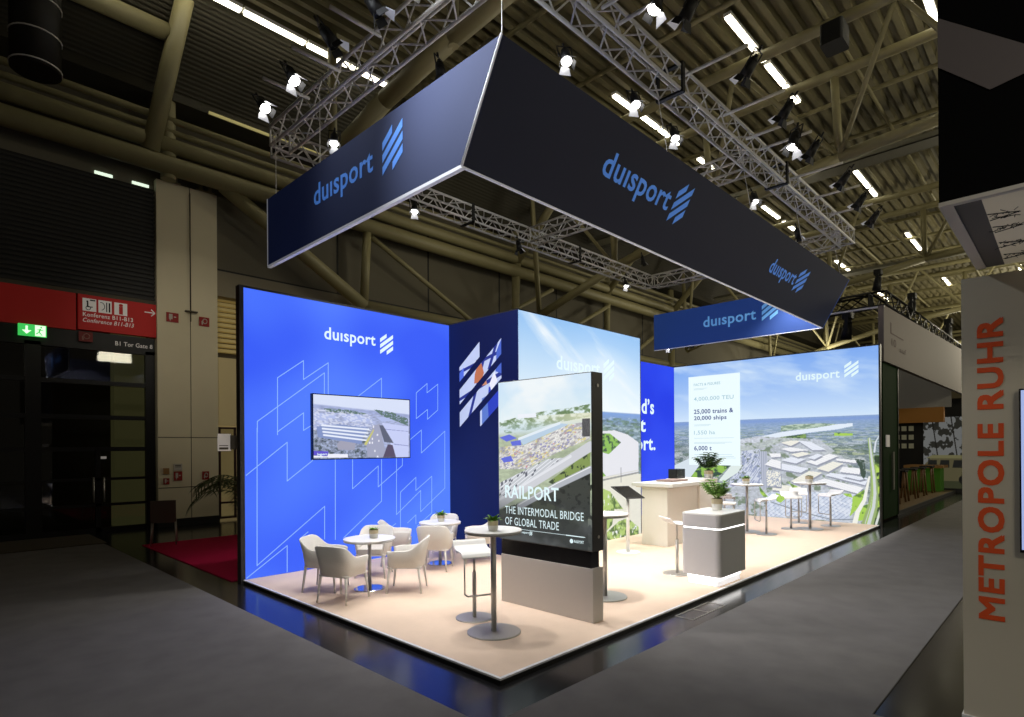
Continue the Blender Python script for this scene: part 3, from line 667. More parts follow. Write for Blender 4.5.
P.poly([(0,0),(1.33,0),(1.33,0.72),(0.7,0.52),(0,0.34)], P.c(72,80,62)); P.mix((Y_<0.7)*(fbm(X_*10,Y_*14,19)>0.55)*(Y_<0.34+0.3*X_), P.c(46,52,42))
P.poly(KIO['dark'], P.c(58,62,56)); P.mix(P.pmask(KIO['dark'])*(fbm(X_*14,Y_*18,29)>0.58), P.c(34,38,34))
P.line(KIO['road1'], P.c(206,208,214), 0.11); P.line(KIO['road1b'], P.c(226,228,234), 0.03); P.line(KIO['road2'], P.c(178,182,190), 0.075); P.line([(a,b+0.025) for a,b in KIO['road2']], P.c(236,238,240), 0.012)
dk = np.clip((0.62-Y_)/0.45, 0, 1)*0.86
P.mix(dk, P.c(48,52,54))
P.mix((Y_<0.5)*np.clip((fbm(X_*3,Y_*4,51)-0.5)*2,0,0.35), P.c(120,124,126))
ks = P.build('screen', print_mat('kiosk_picture', 1.0), t, (KX0-0.003, KY1-0.005, 0.81), (0,-1,0), (0,0,1), o_)
xo = KX0-0.006
text_mesh('RAILPORT', 'title_text', M_logo_lit, ks, (xo, 4.94, 1.30), (0,-1,0), (0,0,1), 0.83, 0.155, o_, bold=0.02)
text_mesh('THE INTERMODAL BRIDGE', 'title_text', M_logo_lit, ks, (xo, 4.94, 1.115), (0,-1,0), (0,0,1), 1.17, 0.09, o_, bold=0.0)
text_mesh('OF GLOBAL TRADE', 'title_text', M_logo_lit, ks, (xo, 4.94, 0.985), (0,-1,0), (0,0,1), 0.83, 0.09, o_, bold=0.0)
mb = MB(); mb.box((xo, 3.75, 0.943), (xo+0.001, 4.93, 0.947)); mb.box((xo-.001, 3.76, 0.940), (xo, 4.01, 0.950)); mb.box((xo,4.725,0.885),(xo+0.001,4.729,0.935))
mb.build('rule_line', M_logo_lit, ks, o_)
text_mesh('duısport', 'small_text', M_logo_lit, ks, (xo, 4.92, 0.895), (0,-1,0), (0,0,1), 0.16, 0.035, o_, bold=0.02)
text_mesh('duısport', 'small_text', M_logo_lit, ks, (xo, 4.70, 0.895), (0,-1,0), (0,0,1), 0.14, 0.035, o_, bold=0.02)
mark_mesh('emblem', M_logo_lit, ks, (xo, 4.55, 0.885), (0,-1,0), (0,0,1), 0.045, 0.055, o_)
text_mesh('RAILPORT', 'small_text', M_logo_lit, ks, (xo, 3.90, 0.875), (0,-1,0), (0,0,1), 0.13, 0.030, o_, bold=0.02)
MB().disc((0,0), 0.024, 0, 0.001, 16, M=Matrix.Translation((xo, 3.935, 0.888)) @ Matrix.Rotation(-PI/2, 4, 'Y')).build('round_logo', M_logo_lit, ks, o_)
mb = MB(); mb.box((xo-0.002, 3.68, 2.01), (xo+0.004, 3.78, 2.20))
mb.build('side_sticker', mat('sticker_grey', rgb(120,120,122), 0.5, noise=0.5, nscale=60), t, o_)
mb = MB()
for z in (2.55, 0.95): mb.disc((0,0), 0.018, 0, 0.004, 12, M=Matrix.Translation((5.06, KY0-0.02, z)) @ Matrix.Rotation(PI/2, 4, 'X'))
mb.build('lock', M_chrome, t, o_)

# ------------------------------------------------------------------ armchairs
def shell_mb():
    mb = MB()
    n = 44
    def foot(a, rr):   # rounded square footprint, open to +x ; a in -1..1 (0 = back)
        ang = PI + a * math.radians(138)
        c, s = math.cos(ang), math.sin(ang)
        p = 4.2
        k = (abs(c)**p + abs(s)**p) ** (-1/p)
        return Vector((k*c*rr*1.0, k*s*rr*1.02))
    rings = []
    for i in range(n+1):
        a = -1 + 2*i/n
        aa = abs(a)
        back = 1/(1+math.exp((aa-0.40)*22))
        top = 0.565 + 0.155*back - 0.015*max(0, aa-0.8)*5
        bot = 0.335
        flare = 0.018 + 0.02*back
        o0 = foot(a, 0.232); o1 = foot(a, 0.246 + flare)
        i1 = foot(a, 0.222 + flare); i0 = foot(a, 0.205)
        sh = -0.02*back
        col_ = [Vector((o0.x, o0.y, bot)), Vector(((o0.x*0.5+o1.x*0.5), (o0.y*0.5+o1.y*0.5), (bot+top)/2)), Vector((o1.x+sh, o1.y, top-0.012)),
                Vector(((o1.x+i1.x)/2+sh, (o1.y+i1.y)/2, top)), Vector((i1.x+sh, i1.y, top-0.012)), Vector(((i0.x+i1.x)/2, (i0.y+i1.y)/2, (bot+top)/2)), Vector((i0.x, i0.y, bot))]
        rings.append(col_)
    m = len(rings[0]); v = [p for r in rings for p in r]; f = []
    for i in range(n):
        for j in range(m):
            f.append((i*m+j, (i+1)*m+j, (i+1)*m+(j+1) % m, i*m+(j+1) % m))
    f.append(list(range(m))); f.append([n*m+j for j in range(m)][::-1])
    mb.add(v, f, True)
    return mb

def make_armchair():
    t = thing('armchair', 'off white tub armchair', 'armchair')
    shell_mb().build('shell', M_shell, t)
    s = MB().rbox((-0.215, -0.215, 0.345), (0.235, 0.215, 0.43), 0.06).build('seat_cushion', M_cush, t, bevel=0.012)
    MB().rbox((-0.225, -0.225, 0.325), (0.235, 0.225, 0.346), 0.05).build('seat_base', M_shell, t)
    for sx, sy in ((1,1),(1,-1),(-1,1),(-1,-1)):
        MB().tube((sx*0.195, sy*0.195, 0.33), (sx*0.235, sy*0.225, 0.0), 0.020, 0.011, n=10).build('leg', M_leg, t)
    return t

chair0 = make_armchair()
spots = [   # x, y, facing (deg), label
 (3.81, 7.15, -53, 'off white tub armchair farthest left, at the front round table, turned toward it'),
 (3.69, 6.49, 22, 'off white tub armchair nearest the camera, back turned, at the front low table'),
 (4.52, 6.33, 133, 'off white tub armchair right of the front round table, facing left'),
 (4.71, 7.41, 222, 'off white tub armchair behind the front round table, facing the camera'),
 (5.42, 7.86, -40, 'off white tub armchair between the two low tables, facing right to the rear table'),
 (5.60, 7.09, 38, 'off white tub armchair before the rear low table with its back to the camera'),
 (6.36, 7.86, 222, 'off white tub armchair behind the rear low table beside the navy wall'),
 (6.45, 7.04, 140, 'off white tub armchair right of the rear low table, partly behind the white bar stool'),
]
for i, (x, y, a, lb) in enumerate(spots):
    o = chair0 if i == 0 else copy_tree(chair0)
    o.location = (x, y, ZT); o.scale = (0.95,0.95,0.97); o.rotation_euler = (0, 0, math.radians(a)); o['label'] = lb; o['group'] = 'armchairs around the low tables'

# ------------------------------------------------------------------ tables
def make_table(name, label, R, H, Rb, loc, group, post=0.025, basem=None, topm=None):
    t = thing(name, label, 'table', loc, 0, group)
    MB().disc((0,0), R, H-0.022, H, 48, bev=0.004, r0=R-0.006).build('table_top', topm or M_white, t)
    MB().disc((0,0), R-0.004, H-0.034, H-0.022, 48).build('top_edge', M_chrome, t)
    MB().tube((0,0,0.01), (0,0,H-0.03), post, n=16).build('post', M_chrome, t)
    MB().disc((0,0), Rb, 0.0, 0.014, 48, bev=0.006).build('base_plate', basem or M_chrome, t)
    MB().disc((0,0), 0.07, H-0.05, H-0.034, 16).build('mounting_plate', M_chrome, t)
    return t
make_table('low_table', 'low round white table in front, ringed by four armchairs, small plant on top', 0.335, 0.67, 0.20, (4.21, 6.73, ZT), 'low round tables', basem=M_mirror)
make_table('low_table', 'low round white table at the rear by the navy wall, small plant on top', 0.335, 0.67, 0.20, (5.90, 7.36, ZT), 'low round tables', basem=M_mirror)
make_table('bar_table', 'tall round bar table nearest the camera, left of the lit kiosk', 0.29, 1.03, 0.27, (4.07, 4.23, ZT), 'tall bar tables', 0.028)
make_table('bar_table', 'tall round bar table half hidden right behind the kiosk', 0.29, 1.03, 0.27, (5.97, 4.22, ZT), 'tall bar tables', 0.028)
make_table('bar_table', 'tall round bar table before the aerial mural, left one just beside the grey counter', 0.33, 1.03, 0.27, (12.55, 5.16, ZT), 'tall bar tables', 0.028)
make_table('bar_table', 'tall round bar table before the aerial mural, right one nearer the platform edge', 0.33, 1.03, 0.27, (13.85, 4.30, ZT), 'tall bar tables', 0.028)

# ------------------------------------------------------------------ bar stools
def make_stool():
    t = thing('bar_stool', 'white bar stool', 'bar stool')
    prof = [(-0.20,0.085),(-0.185,0.088),(-0.165,0.07),(-0.14,0.035),(-0.10,0.010),(-0.03,0.0),(0.06,0.002),(0.12,0.0),(0.165,-0.015),(0.19,-0.045)]
    mb = MB(); w = 0.19; v = []; f = []
    m = len(prof)
    for s_, dz in ((-1,0),(1,0)):
        for x, z in prof: v.append((x, s_*w, 0.74+z))
    for s_, dz in ((-1,0),(1,0)):
        for x, z in prof: v.append((x, s_*w, 0.74+z-0.016))
    for j in range(m-1):
        f.append((j, j+1, m+j+1, m+j)); f.append((2*m+j, 3*m+j, 3*m+j+1, 2*m+j+1))
        f.append((j, 2*m+j, 2*m+j+1, j+1)); f.append((m+j, m+j+1, 3*m+j+1, 3*m+j))
    f.append((0, m, 3*m, 2*m)); f.append((m-1, 3*m-1, 4*m-1, 2*m-1))
    mb.add(v, f, False)
    s = mb.build('seat', M_white, t, bevel=0.004)
    mb = MB()
    for s_ in (-1,1):
        mb.path([(0.0, s_*0.05, 0.715), (0.02, s_*0.155, 0.715), (0.16, s_*0.165, 0.705), (0.18, s_*0.165, 0.68), (0.18, s_*0.165, 0.31)], 0.009)
    mb.path([(0.18,-0.165,0.31),(0.18,-0.13,0.285),(0.18,0.13,0.285),(0.18,0.165,0.31)], 0.010)
    mb.build('footrest', M_chrome, t)
    mb = MB(); mb.tube((0,0,0.01),(0,0,0.50), 0.022, n=14); mb.tube((0,0,0.50),(0,0,0.72), 0.014, n=14)
    mb.build('column', M_chrome, t)
    MB().disc((0,0), 0.205, 0.0, 0.012, 40, bev=0.005).build('base_plate', M_chrome, t)
    return t
st0 = make_stool()
stools = [
 (4.27, 4.74, 246, 'white bar stool at the bar table nearest the camera'),
 (7.77, 4.22, -35, 'white bar stool at the left side of the grey counter'),
 (12.42, 5.60, 10, 'white bar stool behind the left far bar table'),
 (12.46, 4.72, 130, 'white bar stool right of the left far bar table with angled footrest'),
 (13.62, 4.62, 215, 'white bar stool pulled close to the right far bar table, at its left'),
 (14.78, 4.84, 200, 'white bar stool standing nearest the aerial mural, behind the right far table'),
 (14.69, 4.12, 150, 'white bar stool farthest right, beside the right far bar table'),
]
for i, (x, y, a, lb) in enumerate(stools):
    o = st0 if i == 0 else copy_tree(st0)
    o.location = (x, y, ZT); o.rotation_euler = (0, 0, math.radians(a)); o['label'] = lb; o['group'] = 'white bar stools'

# ------------------------------------------------------------------ potted plants
def leaf(mb, base, ang, tilt, L, W, droop=0.3, segs=4):
    d = Vector((math.cos(ang), math.sin(ang), 0)); side = Vector((-math.sin(ang), math.cos(ang), 0))
    pts = []
    p = Vector(base); th = tilt
    v = []; 
    for k in range(segs+1):
        tt = k/segs
        w = W*math.sin(PI*min(0.97, 0.12+0.86*tt))
        v.append(p - side*w); v.append(p + Vector((0,0,-W*0.25)) ); v.append(p + side*w)
        p = p + (d*math.cos(th) + Vector((0,0,1))*math.sin(th))*(L/segs); th -= droop/segs*2
    f = []
    for k in range(segs):
        a = 3*k
        f += [(a, a+1, a+4, a+3), (a+1, a+2, a+5, a+4)]
    mb.add(v, f, True)
def make_plant(name, label, loc, R, H, fol, kind, group):
    t = thing(name, label, 'potted plant', loc, random.random()*6, group)
    pt = MB().disc((0,0), R, 0.0, H*0.55, 24, r0=R*0.86).build('pot', M_pot, t)
    MB().disc((0,0), R*1.02, H*0.55, H, 24, r0=R).build('pot_rim', M_potb, pt)
    MB().disc((0,0), R*0.93, H-0.003, H+0.003, 20).build('soil', M_soil, pt)
    mb = MB()
    if kind == 'rosette':
        for k in range(46):
            a = random.random()*6.28; r = R*0.6*random.random()
            leaf(mb, (r*math.cos(a), r*math.sin(a), H), a+random.uniform(-.5,.5), random.uniform(0.3,1.3), fol*random.uniform(0.6,1.1), fol*0.16, 0.5, 3)
    else:
        for k in range(16):
            a = k*2.4; tl = random.uniform(0.7,1.4); L = fol*random.uniform(0.7,1.05)
            d = Vector((math.cos(a)*math.cos(tl), math.sin(a)*math.cos(tl), math.sin(tl)))
            b = Vector((0.02*math.cos(a), 0.02*math.sin(a), H))
            mb.tube(b, b+d*L, 0.004, n=5)
            for j in range(2, 8):
                q = b + d*L*j/7.0
                for s_ in (-1,1):
                    leaf(mb, q, a + s_*1.1, 0.5, fol*0.34, fol*0.12, 0.5, 3)
    mb.build('foliage', M_leaf if kind == 'rosette' or fol < 0.3 else M_leafd, t)
    return t
make_plant('potted_plant', 'small green plant in a white and beige pot on the front low table', (4.25, 6.69, ZT+0.671), 0.060, 0.11, 0.05, 'rosette', 'small table plants')
make_plant('potted_plant', 'small green plant in a white and beige pot on the rear low table', (5.93, 7.37, ZT+0.671), 0.060, 0.10, 0.10, 'rosette', 'small table plants')
make_plant('potted_plant', 'small trailing plant in a white and beige pot on the bar table nearest the camera', (4.00, 4.16, ZT+1.031), 0.052, 0.10, 0.085, 'rosette', 'small table plants')
make_plant('potted_plant', 'small plant in a pale pot on the left far bar table', (12.5, 5.16, ZT+1.031), 0.075, 0.12, 0.09, 'rosette', 'small table plants')
make_plant('potted_plant', 'small plant in a tan pot on the right far bar table', (13.85, 4.31, ZT+1.031), 0.080, 0.14, 0.04, 'rosette', 'small table plants')
make_plant('counter_plant', 'leafy plant in a white and beige pot on the grey counter', (7.88, 3.66, 1.005), 0.075, 0.16, 0.25, 'zz', None)
make_plant('counter_plant', 'dark leafy plant on the right end of the cream reception desk', (11.50, 5.52, 1.236), 0.09, 0.16, 0.36, 'zz', None)

# ------------------------------------------------------------------ grey counter with light strips
t = thing('info_counter', 'grey counter with rounded corners, glowing strip near the top and lit foot', 'counter', (7.74, 3.66, ZT))
o_ = (7.74, 3.66, ZT)
CX0, CX1, CY0, CY1 = 7.32, 8.16, 3.36, 3.92
MB().rbox((CX0, CY0, 0.18), (CX1, CY1, 0.80), 0.07, 6).build('body', M_slate, t, o_)
MB().rbox((CX0+0.012, CY0+0.012, 0.80), (CX1-0.012, CY1-0.012, 0.820), 0.06, 6).build('light_strip', M_led, t, o_)
MB().rbox((CX0, CY0, 0.820), (CX1, CY1, 0.985), 0.07, 6).build('upper_body', M_slate, t, o_)
MB().rbox((CX0, CY0, 0.985), (CX1, CY1, 1.003), 0.07, 6).build('counter_top', M_white, t, o_)
MB().rbox((CX0+0.06, CY0+0.06, ZT), (CX1-0.06, CY1-0.06, 0.13), 0.05, 5).build('foot', mat('glowing_white_foot', rgb(240,240,244), 0.5, emit=(0.95,0.96,1,1), estr=0.55), t, o_)
MB().rbox((CX0+0.05, CY0+0.05, 0.13), (CX1-0.05, CY1-0.05, 0.178), 0.05, 5).build('foot_light', M_led, t, o_)

# reception desk
t = thing('reception_desk', 'cream reception desk with overhanging white top behind the tablet stand', 'reception desk', (10.6, 5.8, ZT))
o_ = (10.6, 5.8, ZT)
MB().box((9.70, 5.46, ZT), (10.88, 6.00, 1.13)).build('body', M_cream, t, o_, bevel=0.004)
MB().box((9.60, 5.30, 1.15), (10.90, 6.16, 1.215)).build('counter_top', M_white, t, o_, bevel=0.004)
MB().box((9.66, 5.38, 1.13), (10.86, 6.10, 1.15)).build('shadow_gap', M_greypanel, t, o_)
MB().box((10.90, 5.42, ZT), (11.7, 6.16, 1.235)).build('high_end', M_cream, t, o_, bevel=0.004)
solo('monitor_box', MB().box((10.95,5.94,1.236),(11.30,6.14,1.43)), M_blackg, 'black box shaped display standing on the reception desk', 'display', (11.1,6.04,1.236), bevel=0.008)
solo('brochure_tray', MB().box((10.15,5.60,1.215),(10.75,5.95,1.25)), mat('taupe_tray', rgb(150,128,118), 0.6), 'flat taupe brochure tray lying on the reception desk', 'tray', (10.3,5.8,1.215))

# grey side chair seen by reception (frame loop)
t = thing('side_stool', 'chrome legged stool standing between the reception desk and grey counter', 'stool', (11.3, 5.08, ZT), 0.4)
MB().rbox((-0.2,-0.2,0.70),(0.2,0.2,0.73),0.05).build('seat', M_white, t)
for s_ in (-1,1):
    MB().path([(s_*0.17,-0.15,0.0),(s_*0.17,-0.15,0.70),(s_*0.17,0.15,0.70),(s_*0.17,0.15,0.0)], 0.012).build('leg_frame', M_chrome, t)

# tablet stand
t = thing('tablet_stand', 'white floor stand with tilted black tablet, left of the reception desk', 'tablet stand', (8.76, 5.70, ZT))
MB().disc((0,0), 0.21, 0.0, 0.014, 40, bev=0.005).build('base_plate', M_white, t)
MB().tube((0,0,0.01),(0,0,1.0), 0.034, 0.028, n=16).build('post', M_white, t)
tc_ = Vector((0,0,1.05)); tu = Vector((0.15,-0.083,0)); tv_ = Vector((-0.005,-0.17,-0.095)); tn = tu.cross(tv_).normalized()*-0.009
def tab_quad(s_, o): return [tc_+o-tu*s_-tv_*s_, tc_+o+tu*s_-tv_*s_, tc_+o+tu*s_+tv_*s_, tc_+o-tu*s_+tv_*s_]
q4 = [(0,1,2,3),(7,6,5,4),(0,4,5,1),(1,5,6,2),(2,6,7,3),(3,7,4,0)]
tb = MB().add(tab_quad(1.0, tn)+tab_quad(1.0, -tn), q4).build('tablet', M_black, t)
MB().add(tab_quad(0.92, tn*1.1)+tab_quad(0.92, tn*1.2), q4).build('screen', M_blackg, tb)

# ------------------------------------------------------------------ hanging banner (three sides)
BX, BY, BL, BW = 3.69, 4.23, 10.9, 4.36
ZB, BH, LEAN = 4.60, 0.99, 0.549
t = thing('hanging_banner', 'dark navy three sided fabric banner ring hung above the stand', 'banner', (BX+BL/2, BY+BW/2, ZB))
o_ = (BX+BL/2, BY+BW/2, ZB)
th = 0.035
def quad_slab(name, a, b, c, d, n, m):
    mb = MB(); n = Vector(n).normalized()*th
    v = [Vector(p) for p in (a,b,c,d)] + [Vector(p)+n for p in (a,b,c,d)]
    mb.add(v, [(0,1,2,3),(7,6,5,4),(0,4,5,1),(1,5,6,2),(2,6,7,3),(3,7,4,0)])
    return mb.build(name, m, t, o_)
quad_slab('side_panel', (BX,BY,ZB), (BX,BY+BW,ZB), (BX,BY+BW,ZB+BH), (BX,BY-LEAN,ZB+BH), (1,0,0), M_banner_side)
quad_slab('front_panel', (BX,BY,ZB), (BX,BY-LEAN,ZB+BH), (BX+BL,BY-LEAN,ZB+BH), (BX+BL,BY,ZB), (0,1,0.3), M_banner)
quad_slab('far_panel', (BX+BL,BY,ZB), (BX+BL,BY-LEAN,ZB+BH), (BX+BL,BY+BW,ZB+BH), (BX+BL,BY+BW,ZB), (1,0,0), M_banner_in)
mb = MB(); mb.box((BX-0.006,BY,ZB-0.022),(BX+0.045,BY+BW,ZB+0.012)); mb.box((BX,BY-0.004,ZB-0.012),(BX+BL,BY+0.03,ZB+0.0)); mb.box((BX+BL-0.01,BY,ZB-0.012),(BX+BL+0.03,BY+BW,ZB))
mb.tube((BX-0.004,BY,ZB),(BX-0.004,BY-LEAN,ZB+BH),0.014,n=6); mb.tube((BX,BY+BW,ZB),(BX,BY+BW,ZB+BH),0.010,n=6)
mb.build('edge_profile', mat('banner_edge_glow', rgb(225,225,230), 0.6, emit=rgb(120,122,130), estr=0.5), t, o_)  # slight emission paints the profile as if brightly lit
text_mesh('duısport', 'lettering', M_logo_ban, t, (BX-0.006, 7.16, 4.975), (0,-1,0), (0,0,1), 1.40, 0.36, o_, bold=0.018)
mark_mesh('emblem', M_logo_ban, t, (BX-0.006, 5.57, 4.94), (0,-1,0), (0,0,1), 0.385, 0.50, o_)
upv = Vector((0,-LEAN,BH)).normalized()
def bp(x, s): return Vector((x, BY-0.004, ZB)) + Vector((0,-LEAN,BH))*s
text_mesh('duısport', 'lettering', M_logo_ban, t, bp(5.58,0.385), (1,0,0), upv, 1.50, 0.37, o_, bold=0.018)
mark_mesh('emblem', M_logo_ban, t, bp(7.17,0.365), (1,0,0), upv, 0.33, 0.54, o_)
text_mesh('duısport', 'lettering', M_logo_ban, t, bp(10.70,0.35), (1,0,0), upv, 1.25, 0.33, o_, bold=0.018)
mark_mesh('emblem', M_logo_ban, t, bp(12.02,0.33), (1,0,0), upv, 0.42, 0.48, o_)
text_mesh('duısport', 'lettering', M_logo_ban_in, t, (BX+BL-0.006, 7.12, 4.94), (0,-1,0), (0,0,1), 1.38, 0.36, o_, bold=0.018)
mark_mesh('emblem', M_logo_ban_in, t, (BX+BL-0.006, 5.60, 4.96), (0,-1,0), (0,0,1), 0.385, 0.50, o_)

# ------------------------------------------------------------------ lighting trusses
def truss_mb(a, b, w=0.30, step=0.27, r=0.023, rb=0.011):
    a = Vector(a); b = Vector(b); d = b-a; L = d.length; d.normalize()
    up = Vector((0,0,1)) if abs(d.z) < 0.9 else Vector((1,0,0))
    s = d.cross(up).normalized(); h = w/2
    cor = [s*h+up*h, -s*h+up*h, -s*h-up*h, s*h-up*h]
    mb = MB()
    for c in cor: mb.tube(a+c, b+c, r, n=8)
    n = max(1, round(L/step))
    for k in range(n):
        p = a + d*(L*k/n); q = a + d*(L*(k+1)/n)
        for j in range(4):
            c0, c1 = cor[j], cor[(j+1) % 4]
            if k % 2 == 0: mb.tube(p+c0, q+c1, rb, n=5, caps=False)
            else: mb.tube(p+c1, q+c0, rb, n=5, caps=False)
    for k in (0, n):
        p = a + d*(L*k/n)
        for j in range(4): mb.tube(p+cor[j], p+cor[(j+1) % 4], rb*1.4, n=5, caps=False)
    return mb
TZ = 6.62; TXa, TXb, TYa, TYb = 3.95, 14.9, 3.80, 8.90
def truss(label, a, b, group='lighting truss rig over the stand', m=None, **kw):
    mid = ((Vector(a)+Vector(b))/2)
    t = thing('box_truss', label, 'truss', mid, 0, group)
    truss_mb(a, b, **kw).build('lattice', m or M_truss, t, mid)
    return t
tf = truss('aluminium box truss running along above the front dark banner side', (TXa,TYa,TZ), (TXb,TYa,TZ))
for x in (6.9, 10.6): 
    mb = MB()
    for dy in (-0.18,0.18): mb.box((x-0.03, TYa+dy-0.015, TZ-0.19), (x+0.03, TYa+dy+0.015, TZ+0.19))
    for dz in (-0.18,0.18): mb.box((x-0.03, TYa-0.19, TZ+dz-0.015), (x+0.03, TYa+0.19, TZ+dz+0.015))
    mb.build('black_clamp', M_black, tf, tf.location)
truss('aluminium box truss above the left banner side at upper left', (TXa,TYa+0.17,TZ), (TXa,TYb-0.17,TZ))
tr_ = truss('aluminium box truss over the back wall, seen below the banner', (TXa,TYb,TZ), (TXb,TYb,TZ))
for x in (7.9, 11.4):
    mb = MB(); mb.box((x-0.03, TYb-0.19, TZ-0.19), (x+0.03, TYb-0.165, TZ+0.19)); mb.box((x-0.03, TYb-0.19, TZ-0.19),(x+0.03,TYb+0.19,TZ-0.165))
    mb.build('black_clamp', M_black, tr_, tr_.location)
truss('aluminium box truss at the far end of the rig', (TXb,TYa+0.17,TZ), (TXb,TYb-0.17,TZ))
truss('aluminium cross truss in the middle of the rig', (9.75,TYa+0.17,TZ), (9.75,TYb-0.17,TZ))
for i, (x, y, z0, z1) in enumerate([(BX,BY-LEAN,ZB+BH,12.0),(BX,7.0,ZB+BH,TZ-0.15),(BX,8.3,ZB+BH,TZ-0.15),(6.6,BY-LEAN,ZB+BH,TZ-0.15),(9.2,BY-LEAN,ZB+BH,TZ-0.15),(11.6,BY-LEAN,ZB+BH,TZ-0.15),(13.9,BY-LEAN,ZB+BH,TZ-0.15)]):
    solo('suspension_cable', MB().tube((x,y,z0-0.01),(x+ (0.0 if i else 0.1),y+0.15*(i>2),z1),0.006,n=5), M_truss, 'thin steel cable holding the banner from the rig above', 'cable', (x,y,z0), 'banner suspension cables')

# ------------------------------------------------------------------ spotlights
def make_spot(lit):
    t = thing('spotlight', 'black spotlight', 'spotlight')
    mb = MB(); mb.tube((0,0,0.13),(0,0,-0.10),0.075,0.09,n=16); mb.tube((0,0,0.18),(0,0,0.13),0.045,0.075,n=16); mb.tube((0,0,0.18),(0,0,0.22),0.03,n=10)
    hs = mb.build('housing', M_black, t)
    mb = MB(); mb.path([(-0.115,0,0.0),(-0.115,0,0.27),(0.115,0,0.27),(0.115,0,0.0)],0.011,n=6); mb.tube((0,0,0.27),(0,0,0.35),0.018,n=8)
    mb.build('yoke', M_black, t)
    MB().disc((0,0),0.082,-0.104,-0.099,20).build('lens', M_lamp if lit else M_blackg, hs)
    for k in range(4):
        a = k*PI/2; c = Vector((math.cos(a), math.sin(a), 0)); s_ = Vector((-math.sin(a), math.cos(a), 0))
        b0 = c*0.09 + Vector((0,0,-0.10)); b1 = c*(0.15 if k % 2 else 0.125) + Vector((0,0,-0.21 if k % 2 else -0.19))
        mb = MB(); o = c*0.004; wb = 0.10 if k % 2 else 0.075
        mb.add([b0-s_*0.065, b0+s_*0.065, b1+s_*wb, b1-s_*wb, b0-s_*0.065+o, b0+s_*0.065+o, b1+s_*wb+o, b1-s_*wb+o], [(0,1,2,3),(7,6,5,4),(0,4,5,1),(1,5,6,2),(2,6,7,3),(3,7,4,0)])
        mb.build('barn_door', M_flap_lit if (k == 1 or (lit and k == 3)) else M_black, hs)
    return t
spot_lit = make_spot(True); spot_dim = make_spot(False)
used = {True: False, False: False}
def spotlight(loc, aim, lit, label, group, sc=1.0):
    sc = sc*0.78
    src = spot_lit if lit else spot_dim
    o = copy_tree(src) if used[lit] else src
    used[lit] = True
    o.location = loc
    d = (Vector(aim)-Vector(loc)).normalized()
    o.rotation_euler = (-d).to_track_quat('Z','Y').to_euler()
    o.scale = (sc,sc,sc)
    o['label'] = label; o['group'] = group
    return o
def arm(a, b, label, group):
    solo('truss_outrigger', MB().tube(a, b, 0.022, n=8), M_truss, label, 'pipe', a, group)
G1 = 'spotlights on the outriggers left of the rig'; G2 = 'spotlights along the front truss'; G3 = 'spotlights hanging inside the banner ring'
CAMV = Vector((0.8, 0.4, 1.6))
for (x, y, lit, lab) in ((3.17,7.49,True,'lit spotlight farthest left on an outrigger, shining at the camera'),(3.17,6.67,True,'lit spotlight second from the left, with bright barn door'),
        (3.17,5.77,False,'black spotlight hanging left of the left truss, barn door edge lit'),(3.25,5.03,False,'black spotlight at the top edge of the picture left of the truss')):
    arm((x, y, 6.66), (TXa-0.15, y, 6.66), 'short pipe arm carrying a spotlight out from the left truss', 'left outrigger pipes')
    spotlight((x, y, 6.31), (BX+1.5, y-1.2, 3.2) if not lit else (3.6, 4.2, 2.2), lit, lab, G1)
for i, (x, y, lit, lab) in enumerate([(5.25,3.04,True,'bright lit spotlight at the top edge, right of the front truss'),(5.58,2.87,False,'black spotlight at the top edge, directly right of the bright one'),(6.95,2.81,False,'black spotlight beside the broken ceiling light strip at top right'),
        (8.18,2.82,False,'black spotlight in the cluster over the front truss, uppermost'),(9.06,3.0,True,'large white lit spotlight in the cluster over the front truss'),(9.54,2.9,False,'black spotlight in the cluster, lower right of the white one'),
        (10.97,2.85,False,'small black spotlight further down the front row'),(12.15,2.88,False,'small black spotlight second from the far end of the front row'),(13.26,2.92,False,'last and smallest black spotlight of the front row')]):
    spotlight((x, y, 6.36), (x-1.6, BY-0.6, 1.0) if lit else (x+0.1, BY+1.6, 2.6), lit, lab, G2, 1.15 if i == 4 else 1.0)
    arm((x, y, 6.66), (x, TYa-0.1, 6.66), 'pipe arm carrying a spotlight out from the front truss', 'front outrigger pipes')
for i, (x, y, z, lit, lab) in enumerate([(6.47,8.75,6.3,True,'lit spotlight seen below the left banner near the rear truss'),(4.23,7.61,6.3,True,'starry lit spotlight just above the left banner'),(4.30,5.29,6.25,False,'grey spotlight peeking over the left banner'),
        (5.12,4.10,6.25,True,'spotlight right behind the front banner top, nearest the corner'),(6.45,4.05,6.3,True,'spotlight over the front banner beside a ceiling light'),(7.55,4.1,6.3,True,'spotlight over the front banner before the cross truss'),
        (10.5,4.15,6.3,True,'spotlight over the front banner beyond the cross truss'),(12.9,4.2,6.3,False,'dark spotlight over the front banner far end'),
        (9.1,8.6,6.2,False,'black spotlight on the rear truss seen under the front banner'),(13.2,8.6,6.2,True,'bright spotlight on the rear truss right of the truss joint'),(14.3,8.75,7.1,False,'black spotlight standing above the rear truss corner'),
        (14.85,8.30,4.72,True,'small lit spotlight below the far blue banner'),(14.85,7.62,4.72,False,'small spotlight below the far blue banner, right one')]):
    spotlight((x, y, z), (x-1.5, y-2.2, 0.5) if lit else (x+0.3, y-1.0, 1.0), lit, lab, G3, 0.9)

